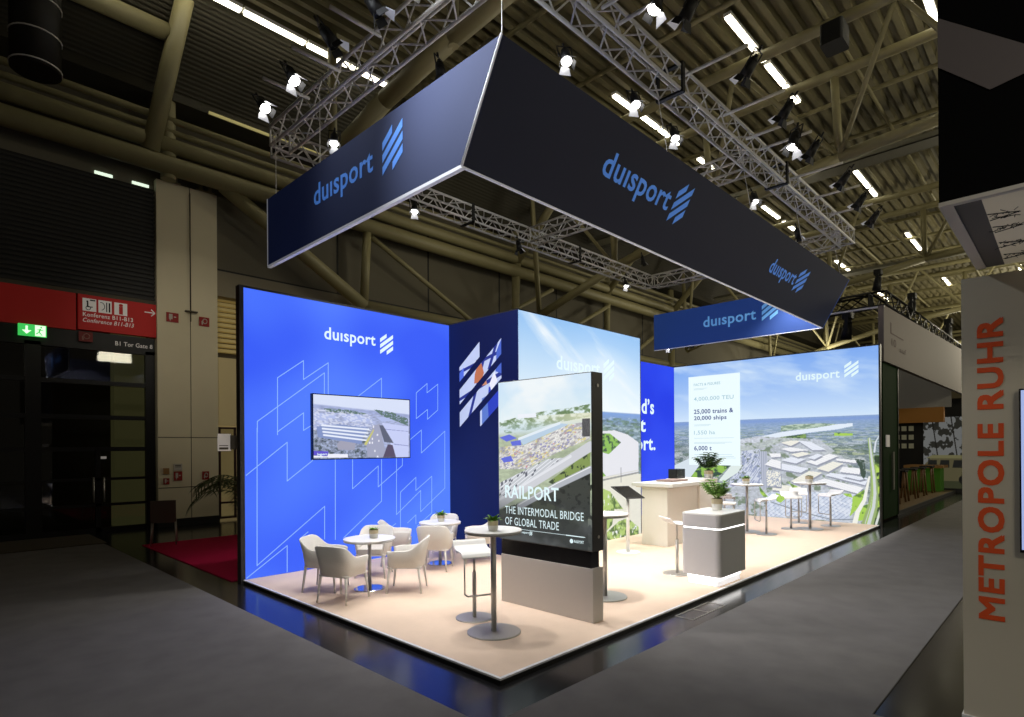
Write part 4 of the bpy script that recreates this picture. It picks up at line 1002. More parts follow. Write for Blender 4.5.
# ------------------------------------------------------------------ hall: roof, trusses, lights
ZR = 12.2
mb = MB()
y = -16.0; pit = 0.36
v = []; f = []
ys = []
while y < 17.0:
    ys += [(y, ZR), (y+0.14, ZR), (y+0.18, ZR+0.16), (y+0.32, ZR+0.16)]
    y += pit
for (yy, zz) in ys: v.append((-8, yy, zz)); v.append((72, yy, zz))
f = [(2*i, 2*i+1, 2*i+3, 2*i+2) for i in range(len(ys)-1)]
mb.add(v, f)
struct(mb.build('ceiling', M_deck))
def solo_tube(name, pts, r, label, cat, group=None, m=None, n=10):
    mb = MB(); mb.path(pts, r, n=n)
    return solo(name, mb, m or M_steel, label, cat, pts[0], group)
def hall_truss(x0, label, arch=True):
    t = thing('roof_truss', label, 'roof truss', (x0, 0, 9), 0, 'steel roof trusses across the hall')
    o_ = (x0, 0, 9)
    for dx in (-2.0, 0.0):
        MB().tube((x0+dx, -15, 11.45), (x0+dx, 16.3, 11.45), 0.125, n=12).build('top_chord', M_steel, t, o_)
    def zl(y): 
        return 9.7 - 0.012*max(0, y-0)**2
    ysl = [-15,-11,-7,-3,1,4.5,8,11.5,15]
    mb = MB()
    for a, b in zip(ysl[:-1], ysl[1:]):
        mb.tube((x0+0.4, a, zl(a)), (x0+0.4, b, zl(b)), 0.145, n=12)
    mb.build('bottom_chord', M_steel, t, o_)
    for i, yy in enumerate(ysl):
        MB().tube((x0+0.4, yy, zl(yy)), (x0, yy, 11.45), 0.10, n=8).build('post', M_steel, t, o_)
        if i < len(ysl)-1:
            y2 = ysl[i+1]; ym = (yy+y2)/2
            MB().tube((x0+0.4, yy, zl(yy)), (x0-2.0, ym, 11.45), 0.065, n=8).build('brace', M_steel, t, o_)
            MB().tube((x0+0.4, y2, zl(y2)), (x0-2.0, ym, 11.45), 0.065, n=8).build('brace', M_steel, t, o_)
for x0, lb in ((16.6,'yellowish tubular roof truss nearest behind the lighting rig'),(28.4,'yellowish tubular roof truss, second one down the hall'),(40.2,'yellowish tubular roof truss, third one down the hall'),(52.0,'yellowish tubular roof truss, fourth one down the hall'),(63.8,'yellowish tubular roof truss at the far end of the hall')):
    hall_truss(x0, lb)
# nearest arch above the left banner
t = thing('roof_arch', 'curved tubular steel arch rising behind the left banner', 'roof arch', (7.6, 15, 8.6))
pts = [(7.3,15.6,8.3),(7.3,13.2,9.1),(7.3,10.9,9.55),(7.3,8.6,9.8),(7.3,5,10.0),(7.3,0,10.0),(7.3,-14,10.0)]
MB().path(pts, 0.2, n=12).build('arch_tube', M_steel, t, (7.6,15,8.6))
for y in (13.2, 8.6, 4.0): MB().tube((7.3,y,9.6),(7.3,y,ZR),0.11,n=8).build('post', M_steel, t, (7.6,15,8.6))
G = 'thin purlin tubes under the roof deck'
for x in (10.2, 13.0, 19.0, 21.5, 24.0, 31, 34, 37, 43, 46, 49):
    solo_tube('purlin', [(x,-15,11.95),(x,16.3,11.95)], 0.065 if x < 40 else 0.09, 'steel tube running across under the corrugated roof', 'purlin', G)
G = 'long tubes along the hall below the roof'
for y in (0.6, 4.2, 7.8, 11.6):
    solo_tube('tie_tube', [(2.0 if y > 8 else 8.6,y,11.85),(66,y,11.85)], 0.05, 'slim steel tube running lengthwise below the roof', 'tube', G)
# cable trays, ducts
t = thing('cable_tray', 'perforated grey cable tray crossing the roof at right', 'cable tray', (20.5, 2, 10.6))
mb = MB(); mb.box((20.2,-12,10.6),(20.9,15,10.63)); mb.box((20.2,-12,10.6),(20.23,15,10.78)); mb.box((20.87,-12,10.6),(20.9,15,10.78))
mb.build('tray', M_tray, t, (20.5,2,10.6))
solo('cable_tray', MB().box((32,-12,10.3),(32.6,15,10.42)), M_tray, 'grey cable tray crossing the roof further down the hall', 'cable tray', (32.3,2,10.3))
mb = MB(); mb.tube((9.4,9.9,11.0),(13.5,9.9,11.0),0.42,n=20)
for k in range(14): mb.tube((9.5+k*0.3,9.9,11.0),(9.56+k*0.3,9.9,11.0),0.45,n=20)
solo('ventilation_duct', mb, M_tray, 'ribbed round ventilation duct under the roof above the front banner', 'duct', (11.4,9.9,11))
mb = MB(); mb.tube((1.62,13.6,12.1),(1.62,13.6,8.8),0.38,n=24)
dk_ = solo('ventilation_duct', mb, M_darkduct, 'dark vertical ribbed air duct at the upper left corner', 'duct', (1.62,13.6,10.4))
for z in (8.85, 9.4, 10.0, 10.6, 11.2): MB().tube((1.62,13.6,z),(1.62,13.6,z+0.02),0.395,n=24).build('ring', M_truss, dk_, (1.62,13.6,10.4))
solo('hanging_speaker', MB().rbox((13.7,3.55,10.5),(14.25,4.0,10.95),0.06), M_black, 'dark loudspeaker box hung at the roof truss upper right', 'loudspeaker', (14,3.75,10.7))

def strip(x0, x1, y, z=12.05):
    t = thing('ceiling_light_strip', 'long glowing fluorescent light strip under the roof deck', 'ceiling light', ((x0+x1)/2, y, z), 0, 'fluorescent light strips in rows')
    o_ = ((x0+x1)/2, y, z)
    MB().box((x0-0.03,y-0.09,z),(x1+0.03,y+0.09,z+0.08)).build('fitting', M_white, t, o_)
    MB().box((x0,y-0.065,z-0.05),(x1,y+0.065,z)).build('tube', M_tubelight, t, o_)
segs = {13.85: [(2.0,5.35),(5.45,6.9),(7.0,8.1),(8.2,9.3)], 9.6: [(14.2,16.6),(16.75,18.0),(19.4,20.6),(25.2,27.0),(27.6,29.0),(35.5,38),(45,48)],
        5.93: [(13.5,15.1),(15.3,15.7),(15.95,17.1),(17.25,18.3),(23.4,24.0),(24.4,26.3),(26.5,27.4),(33.3,34.1),(34.5,36.6),(43,44.2),(44.6,46.5),(54,57)],
        2.45: [(12.4,15.0),(15.2,17.0),(17.1,17.6),(23.5,27),(33.5,37),(43.5,46.5)]}
for y, l in segs.items():
    for a, b in l: strip(a, b, y)

# ------------------------------------------------------------------ hall wall on the left
YW = 16.4
mb = MB(); mb.box((4.2, YW, 6.65), (72, YW+0.3, ZR)); mb.box((-14, YW-0.02, 5.46), (4.2, YW+0.3, ZR))
struct(mb.build('wall_left', M_olive))
mb = MB(); mb.box((5.6, YW-0.02, 5.98), (72, YW+0.3, 6.65))
struct(mb.build('trim_1', M_band))
mb = MB(); mb.box((16, YW, 0.0), (72, YW+0.3, 5.98))
struct(mb.build('wall_left_low', M_concrete)); bpy.data.objects['wall_left_low'].name = 'wall_back'
# panel joints of the upper wall
mb = MB()
for x in (9.2, 12.7, 16.2, 19.7, 23.2, 26.7, 30.2): mb.box((x-0.03, YW-0.006, 6.66), (x+0.03, YW, 9.4))
mb.box((5.6, YW-0.008, 6.66), (72, YW, 6.70))
struct(mb.build('trim_2', M_black))
mb = MB(); mb.box((-14, YW-0.9, 10.25), (72, YW-0.02, 10.55))
v = []; f = []; nr = 22
for k in range(nr):
    y0 = 14.2 + (15.6-14.2)*k/nr; z0 = ZR - (ZR-10.4)*k/nr; dy = 1.4/nr; dz = -(ZR-10.4)/nr
    for (yy, zz) in ((y0, z0), (y0+dy*0.4, z0+dz*0.4), (y0+dy*0.55, z0+dz*0.4-0.09), (y0+dy*0.9, z0+dz*0.9-0.09)): v.append((-14, yy, zz)); v.append((72, yy, zz))
f = [(2*i, 2*i+1, 2*i+3, 2*i+2) for i in range(len(v)//2-1)]
mb.add(v, f)
struct(mb.build('trim_3', mat('roof_edge_beam', rgb(52,48,33), 0.7, noise=0.1)))
solo('lit_ledge', MB().box((5.2, YW-0.95, 10.24), (9.0, YW-0.90, 10.30)), mat('ledge_painted_light', rgb(200,190,130), 0.6, emit=rgb(150,140,90), estr=0.6), 'thin ledge line on the roof edge beam above the column, its light painted in', 'light strip', (6,YW-0.9,10.27))  # emission stands in for light falling on the ledge
# horizontal wall tubes
G = 'horizontal steel tubes along the left hall wall'
for z, r, lb in ((8.70,0.22,'thick steel tube along the hall side, lowest of the bundle'),(9.18,0.18,'thick steel tube along the hall side, second of the bundle'),(9.52,0.07,'thin pipe along the hall side above the thick tubes'),(9.8,0.08,'thin pipe along the hall side, topmost')):
    solo_tube('hall_pipe', [(-10,15.6,z),(60,15.6,z)], r, lb, 'pipe', G, n=14)
solo_tube('hall_pipe', [(9.7,15.9,6.30),(60,15.9,6.30)], 0.2, 'steel tube along the hall side at the level of the pale band', 'pipe', G, n=14)
G = 'steel struts of the wall truss'
for x, y0, z0, x1, y1, z1, r, lb in ((5.6,15.7,8.65,9.75,15.8,6.3,0.19,'thick diagonal strut from the column head down behind the left banner'),(9.75,15.8,6.3,9.75,15.6,8.5,0.13,'upright post between the wall tubes left'),
        (9.9,15.6,8.4,14.6,15.8,6.3,0.08,'thin diagonal strut left of the tower'),(16.4,15.8,6.3,16.4,15.6,9.0,0.14,'upright post between the wall tubes right of the tower'),(14.6,15.8,6.3,18.5,15.6,8.4,0.08,'thin diagonal strut crossing behind the tower'),
        (16.0,15.8,6.3,16.0,16.2,0.0,0.16,'upright column post behind the tower'),(22.5,15.8,6.3,22.5,15.6,9.0,0.13,'upright post between wall tubes farther away'),(18.5,15.8,6.3,22.5,15.6,8.4,0.09,'diagonal strut farther along the wall'),(24.6,15.8,6.3,28.4,15.6,8.6,0.1,'diagonal strut near the far blue banner'),
        (28.4,15.8,0.0,28.4,15.6,9.2,0.16,'tall upright post far along the wall'),(3.95,15.6,8.95,4.32,14.3,12.0,0.19,'thick slanted strut rising from the wall tubes to the roof at upper left'),(4.35,15.7,8.4,4.35,15.7,ZR-0.2,0.17,'upright tube on top of the concrete column'),
        (-6.0,14.7,11.3,4.2,14.7,11.3,0.2,'thick roof tube running into the slanted strut at upper left')):
    solo_tube('steel_strut', [(x,y0,z0),(x1,y1,z1)], r, lb, 'strut', G)
for x in (16.4, 22.5, 28.4):
    solo_tube('steel_strut', [(x,15.7,9.0),(x,12.6,ZR-0.3)], 0.15, 'slanted strut rising from the wall tubes to the roof, seen under the banner', 'strut', 'slanted roof struts')
    solo_tube('steel_strut', [(x,15.7,6.3),(x,15.7,ZR-0.2)], 0.15, 'upright tube beside the slanted roof strut', 'strut', 'upright roof tubes')

# concrete column
t = thing('concrete_column', 'broad pale concrete column with dark central joint beside the glass doors', 'column', (4.9, YW, 0))
o_ = (4.9, YW, 0); YC = 16.2
MB().box((4.22, YC, 0.18), (4.96, YC+0.8, 8.55)).build('column_half', M_concrete, t, o_)
MB().box((4.98, YC, 0.18), (5.62, YC+0.8, 8.55)).build('column_half', M_concrete, t, o_)
mb = MB(); mb.box((4.95, YC+0.02, 0.1), (4.99, YC+0.8, 8.5))
for z in (0.95, 2.2): mb.box((4.22, YC-0.003, z), (5.62, YC, z+0.02))
mb.build('joint', M_joint, t, o_)
MB().box((4.20, YC-0.02, 0.0), (5.64, YC+0.8, 0.18)).build('black_base', M_black, t, o_)
mb = MB()
for x in (4.55, 5.35): mb.box((x-0.22, YC+0.0, 8.55), (x+0.22, YC+0.3, 8.6)); mb.box((x-0.15, YC, 8.6), (x-0.07, YC+0.2, 8.8)); mb.box((x+0.07, YC, 8.6), (x+0.15, YC+0.2, 8.8))
mb.build('bearing_plate', M_steel, t, o_)
mb = MB(); mb.tube((4.97,YC-0.03,5.15),(4.97,YC-0.03,8.4),0.012,n=6); mb.tube((4.97,YC-0.04,5.4),(4.97,YC-0.1,5.4),0.02,n=8); mb.box((4.83,YC-0.12,5.38),(5.11,YC-0.02,5.41))
mb.build('sensor_conduit', M_joint, t, o_)
def small_sign(name, x0, z0, x1, z1, y, label, mats, glyph=None):
    t = thing(name, label, 'sign', ((x0+x1)/2, y, (z0+z1)/2)); o_ = ((x0+x1)/2, y, (z0+z1)/2)
    MB().box((x0,y-0.02,z0),(x1,y,z1)).build('plate', mats[0], t, o_)
    mb = MB(); w = x1-x0; h = z1-z0; yy = y-0.022
    def R(a,b,c,d): mb.box((x0+a*w, yy, z0+b*h), (x0+c*w, yy+0.002, z0+d*h))
    if glyph == 'fire': R(.2,.3,.5,.85); R(.25,.15,.35,.3); R(.6,.5,.8,.62)
    elif glyph == 'hose':
        for k in range(10):
            a0 = k*0.6; mb.tube((x0+w*(.55+.22*math.cos(a0)), yy, z0+h*(.55+.26*math.sin(a0))), (x0+w*(.55+.22*math.cos(a0+.6)), yy, z0+h*(.55+.26*math.sin(a0+.6))), 0.012, n=5)
        R(.22,.15,.36,.55)
    elif glyph == 'lines': R(.15,.7,.85,.85); R(.15,.5,.85,.6)
    if mb.v: mb.build('symbol', mats[1], t, o_)
    return t
RW = (M_smallred, M_smallwhite)
small_sign('fire_alarm_sign', 4.42, 5.08, 4.69, 5.31, YC-0.005, 'small red sign with white symbol on the left half of the column, high up', RW, 'fire')
small_sign('fire_hose_sign', 5.17, 5.08, 5.41, 5.31, YC-0.005, 'small red hose sign on the right half of the column, high up', RW, 'hose')
small_sign('notice_sign', 4.33, 1.30, 4.46, 1.45, YC-0.005, 'small brown square sign low on the left of the column', (mat('sign_brown', rgb(150,110,60), 0.6), M_signwhite))
small_sign('fire_alarm_sign', 4.33, 1.05, 4.46, 1.20, YC-0.005, 'small red square sign low on the left of the column, under the brown one', RW, 'fire')
small_sign('fire_extinguisher_sign', 4.56, 1.13, 4.75, 1.36, YC-0.005, 'red sign under a white notice low on the column', RW, 'fire')
small_sign('notice_sign', 4.56, 1.38, 4.75, 1.55, YC-0.005, 'white printed notice above the red sign low on the column', (M_smallwhite, M_joint), 'lines')
small_sign('fire_hose_sign', 5.22, 1.13, 5.38, 1.34, YC-0.005, 'red square sign low on the right half of the column behind the palm', RW, 'hose')

# louvre and gate
t = thing('louvre_panel', 'large dark horizontal louvre above the red signs', 'louvre', (0, YW, 5.5)); o_ = (0, YW, 5.5)
mb = MB()
for k in range(26): mb.box((-12, YW-0.12, 5.56+k*0.105), (4.2, YW-0.07, 5.56+k*0.105+0.05))
mb.build('slats', M_louver, t, o_)
MB().box((-12, YW-0.08, 5.56), (4.2, YW-0.03, 8.3)).build('backing', M_black, t, o_)
MB().box((-12, YW-0.12, 5.46), (4.22, YW-0.03, 5.55)).build('ledge', M_joint, t, o_)
solo('wall_lamp', MB().box((3.0,YW-0.06,8.33),(3.35,YW-0.02,8.39)), M_white_lit, 'small white light slot under the wall tubes, left one', 'wall light', (3.1,YW,8.3), 'small light slots above the louvre')
solo('wall_lamp', MB().box((3.75,YW-0.06,8.33),(4.1,YW-0.02,8.39)), M_white_lit, 'small white light slot under the wall tubes, right one', 'wall light', (3.9,YW,8.3), 'small light slots above the louvre')
t = thing('sign_fascia', 'long red sign band above the glass doors with pictograms and arrow', 'sign', (1, YW, 5)); o_ = (1, YW, 5)
YS = YW-0.12
MB().box((-12, YS, 4.63), (2.62, YW, 5.46)).build('red_panel', M_signred, t, o_)
MB().box((2.66, YS-0.01, 4.66), (4.25, YW, 5.46)).build('red_panel', M_signred, t, o_)
mb = MB()
for a in (2.74, 3.04, 3.35): mb.box((a, YS-0.014, 5.09), (a+0.26, YS-0.011, 5.38))
mb.build('pictogram_plate', M_signwhite, t, o_)
mb = MB(); yy = YS-0.018
def RR(a,b,c,d): mb.box((a, yy, b), (c, yy+0.002, d))
mb.disc((0,0),0.02,0,0.002,10,M=Matrix.Translation((2.83,yy,5.31))@Matrix.Rotation(PI/2,4,'X')); RR(2.82,5.18,2.85,5.29); RR(2.85,5.18,2.93,5.20); RR(2.88,5.33,2.98,5.36)
for k in range(8):
    a0 = k*0.78; mb.tube((2.845+.045*math.cos(a0),yy,5.16+.045*math.sin(a0)),(2.845+.045*math.cos(a0+.78),yy,5.16+.045*math.sin(a0+.78)),0.007,n=5)
mb.build('pictogram', M_black, t, o_); mb = MB()
for k in range(8):
    a0 = k*0.4-1.4; mb.tube((3.09+.07*math.cos(a0),yy,5.24+.09*math.sin(a0)),(3.09+.07*math.cos(a0+.4),yy,5.24+.09*math.sin(a0+.4)),0.007,n=5)
RR(3.19,5.12,3.21,5.34); RR(3.24,5.12,3.27,5.34)
mb.build('pictogram', M_black, t, o_)
text_mesh('i', 'information_letter', M_signred, t, (3.44, yy, 5.11), (1,0,0), (0,0,1), 0.085, 0.25, o_, bold=0.05)
text_mesh('Konferenz B11-B13', 'sign_text', M_signwhite, t, (2.745, YS-0.015, 4.965), (1,0,0), (0,0,1), 0.98, 0.095, o_, bold=0.012)
text_mesh('Conference B11-B13', 'sign_text', M_signwhite, t, (2.745, YS-0.015, 4.835), (1,0,0), (0,0,1), 1.0, 0.095, o_, bold=0.006, shear=0.25)
mb = MB(); mb.tube((3.97,YS-0.015,5.25),(4.19,YS-0.015,5.25),0.014,n=6); mb.tube((4.11,YS-0.015,5.33),(4.19,YS-0.015,5.25),0.014,n=6); mb.tube((4.11,YS-0.015,5.17),(4.19,YS-0.015,5.25),0.014,n=6)
mb.build('arrow', M_signwhite, t, o_)
# gate: dark framed glass front
t = thing('glass_gate', 'tall black framed glass door front under the red sign band', 'gate', (1, YW, 0)); o_ = (1, YW, 0)
mb = MB()
mb.box((-12, YW-0.06, 4.22), (4.2, YW+0.06, 4.63)); mb.box((4.0, YW-0.06, 0.0), (4.2, YW+0.06, 4.3)); mb.box((1.72, YW-0.06, 0.0), (2.0, YW+0.06, 4.3)); mb.box((-1.5,YW-0.06,0),(-1.2,YW+0.06,4.3))
for z in (3.42, 2.62, 1.88): mb.box((-12, YW-0.05, z), (4.0, YW+0.05, z+0.1))
for z in (1.20, 0.60): mb.box((2.0, YW-0.05, z), (4.0, YW+0.05, z+0.06)); mb.box((-1.2, YW-0.05, z), (1.72, YW+0.05, z+0.06))
mb.box((-12, YW-0.05, 0.0), (4.0, YW+0.05, 0.10)); mb.box((2.98, YW-0.05, 0.0), (3.08, YW+0.05, 1.9))
mb.build('frame', M_frame, t, o_)
for a, b in ((2.0,4.0),(-1.2,1.72),(-12,-1.5)):
    for z0, z1 in ((3.52,4.22),(2.72,3.42),(1.98,2.62),(0.10,1.88)):
        MB().box((a, YW-0.004, z0), (b, YW+0.004, z1)).build('pane', M_clear, t, o_)
for x in (2.93, 3.13):
    mb = MB(); mb.tube((x,YW-0.11,0.70),(x,YW-0.11,1.28),0.02,n=8); mb.tube((x,YW-0.11,0.75),(x,YW-0.04,0.75),0.01,n=6); mb.tube((x,YW-0.11,1.23),(x,YW-0.04,1.23),0.01,n=6)
    mb.build('handle', M_chrome, t, o_)
text_mesh('B1 Tor Gate 8', 'gate_text', M_signwhite, t, (3.38, YW-0.065, 4.38), (1,0,0), (0,0,1), 0.77, 0.10, o_, bold=0.006)
mb = MB(); mb.box((3.05,YW-0.01,1.70),(3.2,YW-0.008,1.76)); mb.build('door_sticker', M_signwhite, t, o_)
# space behind the gate
struct(MB().box((-14, YW+2.2, -0.2), (16, YW+2.4, 6.6)).build('wall_behind_gate', mat('dark_backroom', rgb(46,44,38), 0.9, noise=0.2, nscale=0.6))).name = 'wall_outer'
solo('lobby_pillar', MB().box((3.55, YW+0.9, 0.0), (4.25, YW+1.3, 5.0)), mat('lobby_concrete', rgb(120,116,84), 0.9, noise=0.1, emit=rgb(92,90,56), estr=0.25), 'pale olive pillar seen through the glass gate panes', 'pillar', (3.9,YW+1,0))  # lobby light on the pillar is painted in as emission
solo('exit_sign', MB().box((1.60, YS-0.12, 4.37), (2.08, YS-0.06, 4.62)), M_green_lit, 'glowing green emergency exit sign with running figure', 'exit sign', (1.84,YS,4.37))
ex = bpy.data.objects['exit_sign']
mb = MB(); yy = YS-0.125
mb.box((1.88,yy,4.38),(2.06,yy+0.003,4.61)); mb.tube((1.74,yy,4.58),(1.74,yy,4.45),0.02,n=6); mb.add([(1.66,yy,4.49),(1.82,yy,4.49),(1.74,yy,4.41)],[(0,1,2)])
mb.build('arrow_and_door', M_white_lit, ex, ex.location)
mb = MB(); yy = YS-0.13
mb.tube((1.97,yy,4.54),(1.95,yy,4.47),0.014,n=6); mb.tube((1.95,yy,4.47),(2.0,yy,4.40),0.01,n=5); mb.tube((1.95,yy,4.47),(1.90,yy,4.42),0.01,n=5); mb.tube((1.92,yy,4.52),(2.02,yy,4.51),0.009,n=5); mb.disc((0,0),0.018,0,0.002,10,M=Matrix.Translation((1.985,yy,4.57))@Matrix.Rotation(PI/2,4,'X'))
mb.build('running_figure', M_green_lit, ex, ex.location)
small_sign('fire_hose_sign', 2.66, 4.38, 2.92, 4.60, YS-0.04, 'dim red hose sign below the red band, right of the exit sign', (mat('sign_dim_red', rgb(120,30,24), 0.6), mat('sign_dim_white', rgb(150,110,100), 0.6)), 'hose')

# passage right of the column: canopy slats, lit room, glazed door, palm, notice
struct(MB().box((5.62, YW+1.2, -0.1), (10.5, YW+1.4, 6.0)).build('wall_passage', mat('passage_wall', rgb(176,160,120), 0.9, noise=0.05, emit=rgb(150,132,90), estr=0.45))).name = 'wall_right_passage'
t = thing('slatted_canopy', 'pale wooden slat canopy glimpsed between column and blue wall', 'canopy', (6.6, YW+0.5, 4.5)); o_ = (6.6, YW+0.5, 4.5)
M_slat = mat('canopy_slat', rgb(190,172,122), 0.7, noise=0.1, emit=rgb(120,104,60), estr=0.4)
mb = MB()
for k in range(11): mb.box((5.65, YW+0.3, 4.55+k*0.14), (9.5, YW+0.5, 4.55+k*0.14+0.08))
mb.build('slats', M_slat, t, o_)
MB().box((5.65, YW+0.5, 4.3), (9.5, YW+0.6, 6.0)).build('backing', M_joint, t, o_)
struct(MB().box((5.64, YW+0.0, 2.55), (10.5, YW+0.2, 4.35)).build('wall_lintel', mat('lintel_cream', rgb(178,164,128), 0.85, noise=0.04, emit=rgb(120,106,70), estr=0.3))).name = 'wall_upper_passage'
t = thing('glazed_door', 'dark red framed glass door standing open in the lit passage', 'door', (6.0, YW+0.1, 0)); o_ = (6.0, YW+0.1, 0)
M_doorfr = mat('door_frame_red_brown', rgb(52,22,20), 0.5)
mb = MB()
for a in (5.72, 6.12): mb.box((a, YW+0.05, 0.05), (a+0.05, YW+0.11, 2.5))
for z in (0.05, 0.45, 2.45): mb.box((5.72, YW+0.05, z), (6.17, YW+0.11, z+0.05))
mb.build('frame', M_doorfr, t, o_)
MB().box((5.77, YW+0.078, 0.1), (6.12, YW+0.082, 2.45)).build('pane', M_clear, t, o_)
t = thing('qr_notice', 'white printed notice on a clear holder beside the blue wall end', 'notice', (3.0, 8.5, 1.5)); o_ = (3.0, 8.5, 1.5)
MB().box((2.98, 8.62, 1.88), (3.16, 8.625, 2.12)).build('paper', M_signwhite, t, o_)
mb = MB(); mb.box((3.0, 8.615, 1.90), (3.12, 8.618, 1.93)); mb.box((3.0, 8.615, 1.95), (3.12, 8.618, 1.96))
mb.build('print_lines', M_joint, t, o_)
MB().box((3.15, 8.6, 1.9), (3.25, 8.63, 2.1)).build('holder', M_joint, t, o_)

def palm(loc, label, n=15, H=1.75, L=1.3):
    t = thing('potted_palm', label, 'palm', loc)
    MB().disc((0,0),0.22,0,0.38,20,r0=0.17).build('pot', M_black, t)
    mb = MB(); fr = MB()
    for k in range(n):
        a = k*2.4 + random.uniform(-.3,.3); th = random.uniform(0.75,1.35); Lk = L*random.uniform(.75,1.1)
        p = Vector((0,0,0.38)); 
        b = Vector((0.03*math.cos(a),0.03*math.sin(a),0)); st = random.uniform(0.3,H-0.8)
        q = p+b; q2 = q+Vector((0.05*math.cos(a),0.05*math.sin(a),st)); mb.tube(q,q2,0.018,0.012,n=6)
        p = q2; d = Vector((math.cos(a),math.sin(a),0)); side = Vector((-d.y,d.x,0)); N = 12
        for j in range(N):
            dirv = d*math.cos(th)+Vector((0,0,1))*math.sin(th)
            pn = p + dirv*(Lk/N); mb.tube(p,pn,0.008,0.007,n=5)
            if j > 1:
                ll = 0.30*math.sin(PI*(j+1)/(N+2))+0.08
                for s_ in (-1,1):
                    tip = pn + (side*s_*0.8 + dirv*0.55 + Vector((0,0,-0.45)))*ll
                    w = dirv*0.014
                    fr.add([pn-w, pn+w, (pn+tip)/2+w*1.2+Vector((0,0,0.02)), tip, (pn+tip)/2-w*1.2+Vector((0,0,0.02))], [(0,1,2,3,4)])
            p = pn; th -= 2.1/N
    mb.build('stem', M_palm, t); fr.build('fronds', M_palm, t)
    return t
palm((5.50, 14.0, 0.0), 'green potted palm beside the column, half behind the blue wall end', n=22, H=1.6, L=1.45)

# dark chair on magenta carpet edge
t = thing('side_chair', 'grey side chair with chrome legs at the corner of the magenta carpet', 'chair', (3.55, 13.25, 0.014), math.radians(72))
M_chair = mat('grey_chair_plastic', rgb(92,84,74), 0.6)
MB().rbox((-0.22,-0.22,0.44),(0.22,0.22,0.47),0.05).build('seat', M_chair, t)
Mx = Matrix.Translation((-0.21,0,0.47)) @ Matrix.Rotation(math.radians(-8),4,'Y')
MB().box((-0.012,-0.22,0.0),(0.012,0.22,0.42),Mx).build('backrest', M_chair, t)
for sx, sy in ((1,1),(1,-1),(-1,1),(-1,-1)):
    MB().tube((sx*0.2,sy*0.2,0.45),(sx*0.22,sy*0.22,0.0),0.013,n=8).build('leg', M_chrome, t)

# ------------------------------------------------------------------ right: neighbouring stand with vertical lettering
RX = 5.12
t = thing('neighbour_wall_panel', 'tall warm grey exhibition wall with orange vertical lettering METROPOLE RUHR', 'wall panel', (RX, 0.5, 0)); o_ = (RX, 0.5, 0)
MB().box((RX, -3.5, 0.0), (RX+0.12, 0.595, 3.05)).build('panel', M_panelr, t, o_)
MB().box((RX-0.015, -3.5, 0.0), (RX+0.14, 0.605, 0.02)).build('base_trim', M_white, t, o_)
text_mesh('METROPOLE RUHR', 'vertical_lettering', M_orange, t, (RX-0.004, 0.375, 0.71), (0,0,1), (0,1,0), 2.04, 0.130, o_, bold=0.0, spacing=1.10, fat=0.006)
t = thing('wall_screen', 'black framed screen on the grey panel at the right picture edge', 'screen', (RX-0.04, -0.2, 1.73)); o_ = (RX-0.04, -0.2, 1.73)
MB().box((RX-0.07, -1.3, 1.19), (RX-0.005, 0.288, 2.26)).build('casing', M_blackg, t, o_)
MB().box((RX-0.073, -1.28, 1.21), (RX-0.0705, 0.279, 2.25)).build('picture', mat('pale_blue_picture', rgb(150,170,220), 0.5, emit=rgb(160,176,222), estr=0.9), t, o_)
FX = 3.64
t = thing('neighbour_fascia', 'large black hanging box with grey chevron above the METROPOLE RUHR wall', 'fascia', (FX, 0, 3.1)); o_ = (FX, 0, 3.1)
MB().box((FX, -3.5, 3.12), (FX+0.04, 0.51, 5.2)).build('black_front', mat('deep_black_board', rgb(5,5,5), 0.9, spec=0.1), t, o_)
mb = MB()
mb.add([(FX-0.004,0.51,4.06),(FX-0.004,0.51,3.81),(FX-0.004,0.306,3.61),(FX-0.004,0.05,3.655),(FX-0.004,0.03,3.58)][:4],[(0,1,2,3)])
mb.build('grey_chevron', mat('chevron_grey', rgb(104,96,94), 0.8, noise=0.02), t, o_)
mb = MB(); mb.box((FX-0.01, -3.5, 3.10), (FX+0.03, 0.51, 3.12)); mb.box((FX+0.03,0.455,3.10),(RX,0.51,3.12))
mb.build('white_edge', mat('pale_edge', rgb(200,194,184), 0.8), t, o_)
ds = MB().prism([(FX+0.03,0.455),(FX+0.03,0.345),(RX,0.36),(RX,0.455)], 3.105, 3.12).build('dark_soffit', mat('soffit_grey', rgb(92,90,86), 0.8), t, o_)
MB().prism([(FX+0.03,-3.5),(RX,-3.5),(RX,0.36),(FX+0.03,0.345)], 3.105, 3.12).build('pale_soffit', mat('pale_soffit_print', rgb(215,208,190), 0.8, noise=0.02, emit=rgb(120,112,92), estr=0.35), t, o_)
mb = MB(); rs = random.Random(3)
for x in (4.0, 4.25, 4.6, 4.9):
    mb.tube((x-0.06,0.345,3.1035),(x,0.22,3.1035),0.003,n=4); mb.tube((x,0.22,3.1035),(x+0.06,0.345,3.1035),0.003,n=4)
    for k in range(22):
        u_ = rs.uniform(0.0,0.12); a = (x+rs.uniform(-.05,.05), 0.345-u_, 3.1035); b = (a[0]+rs.uniform(-.05,.05), a[1]+rs.uniform(-0.03,.03), 3.1035)
        mb.tube(a, b, 0.002, n=4)
mb.build('sketch_lines', M_black, t, o_)['kind'] = 'stuff'
solo('hanging_box_side', MB().box((FX+0.045, 0.47, 3.125), (RX+0.12, 0.51, 5.2)), M_black, 'black side of the hanging box running back along the aisle', 'fascia', (4.4,0.5,3.12))

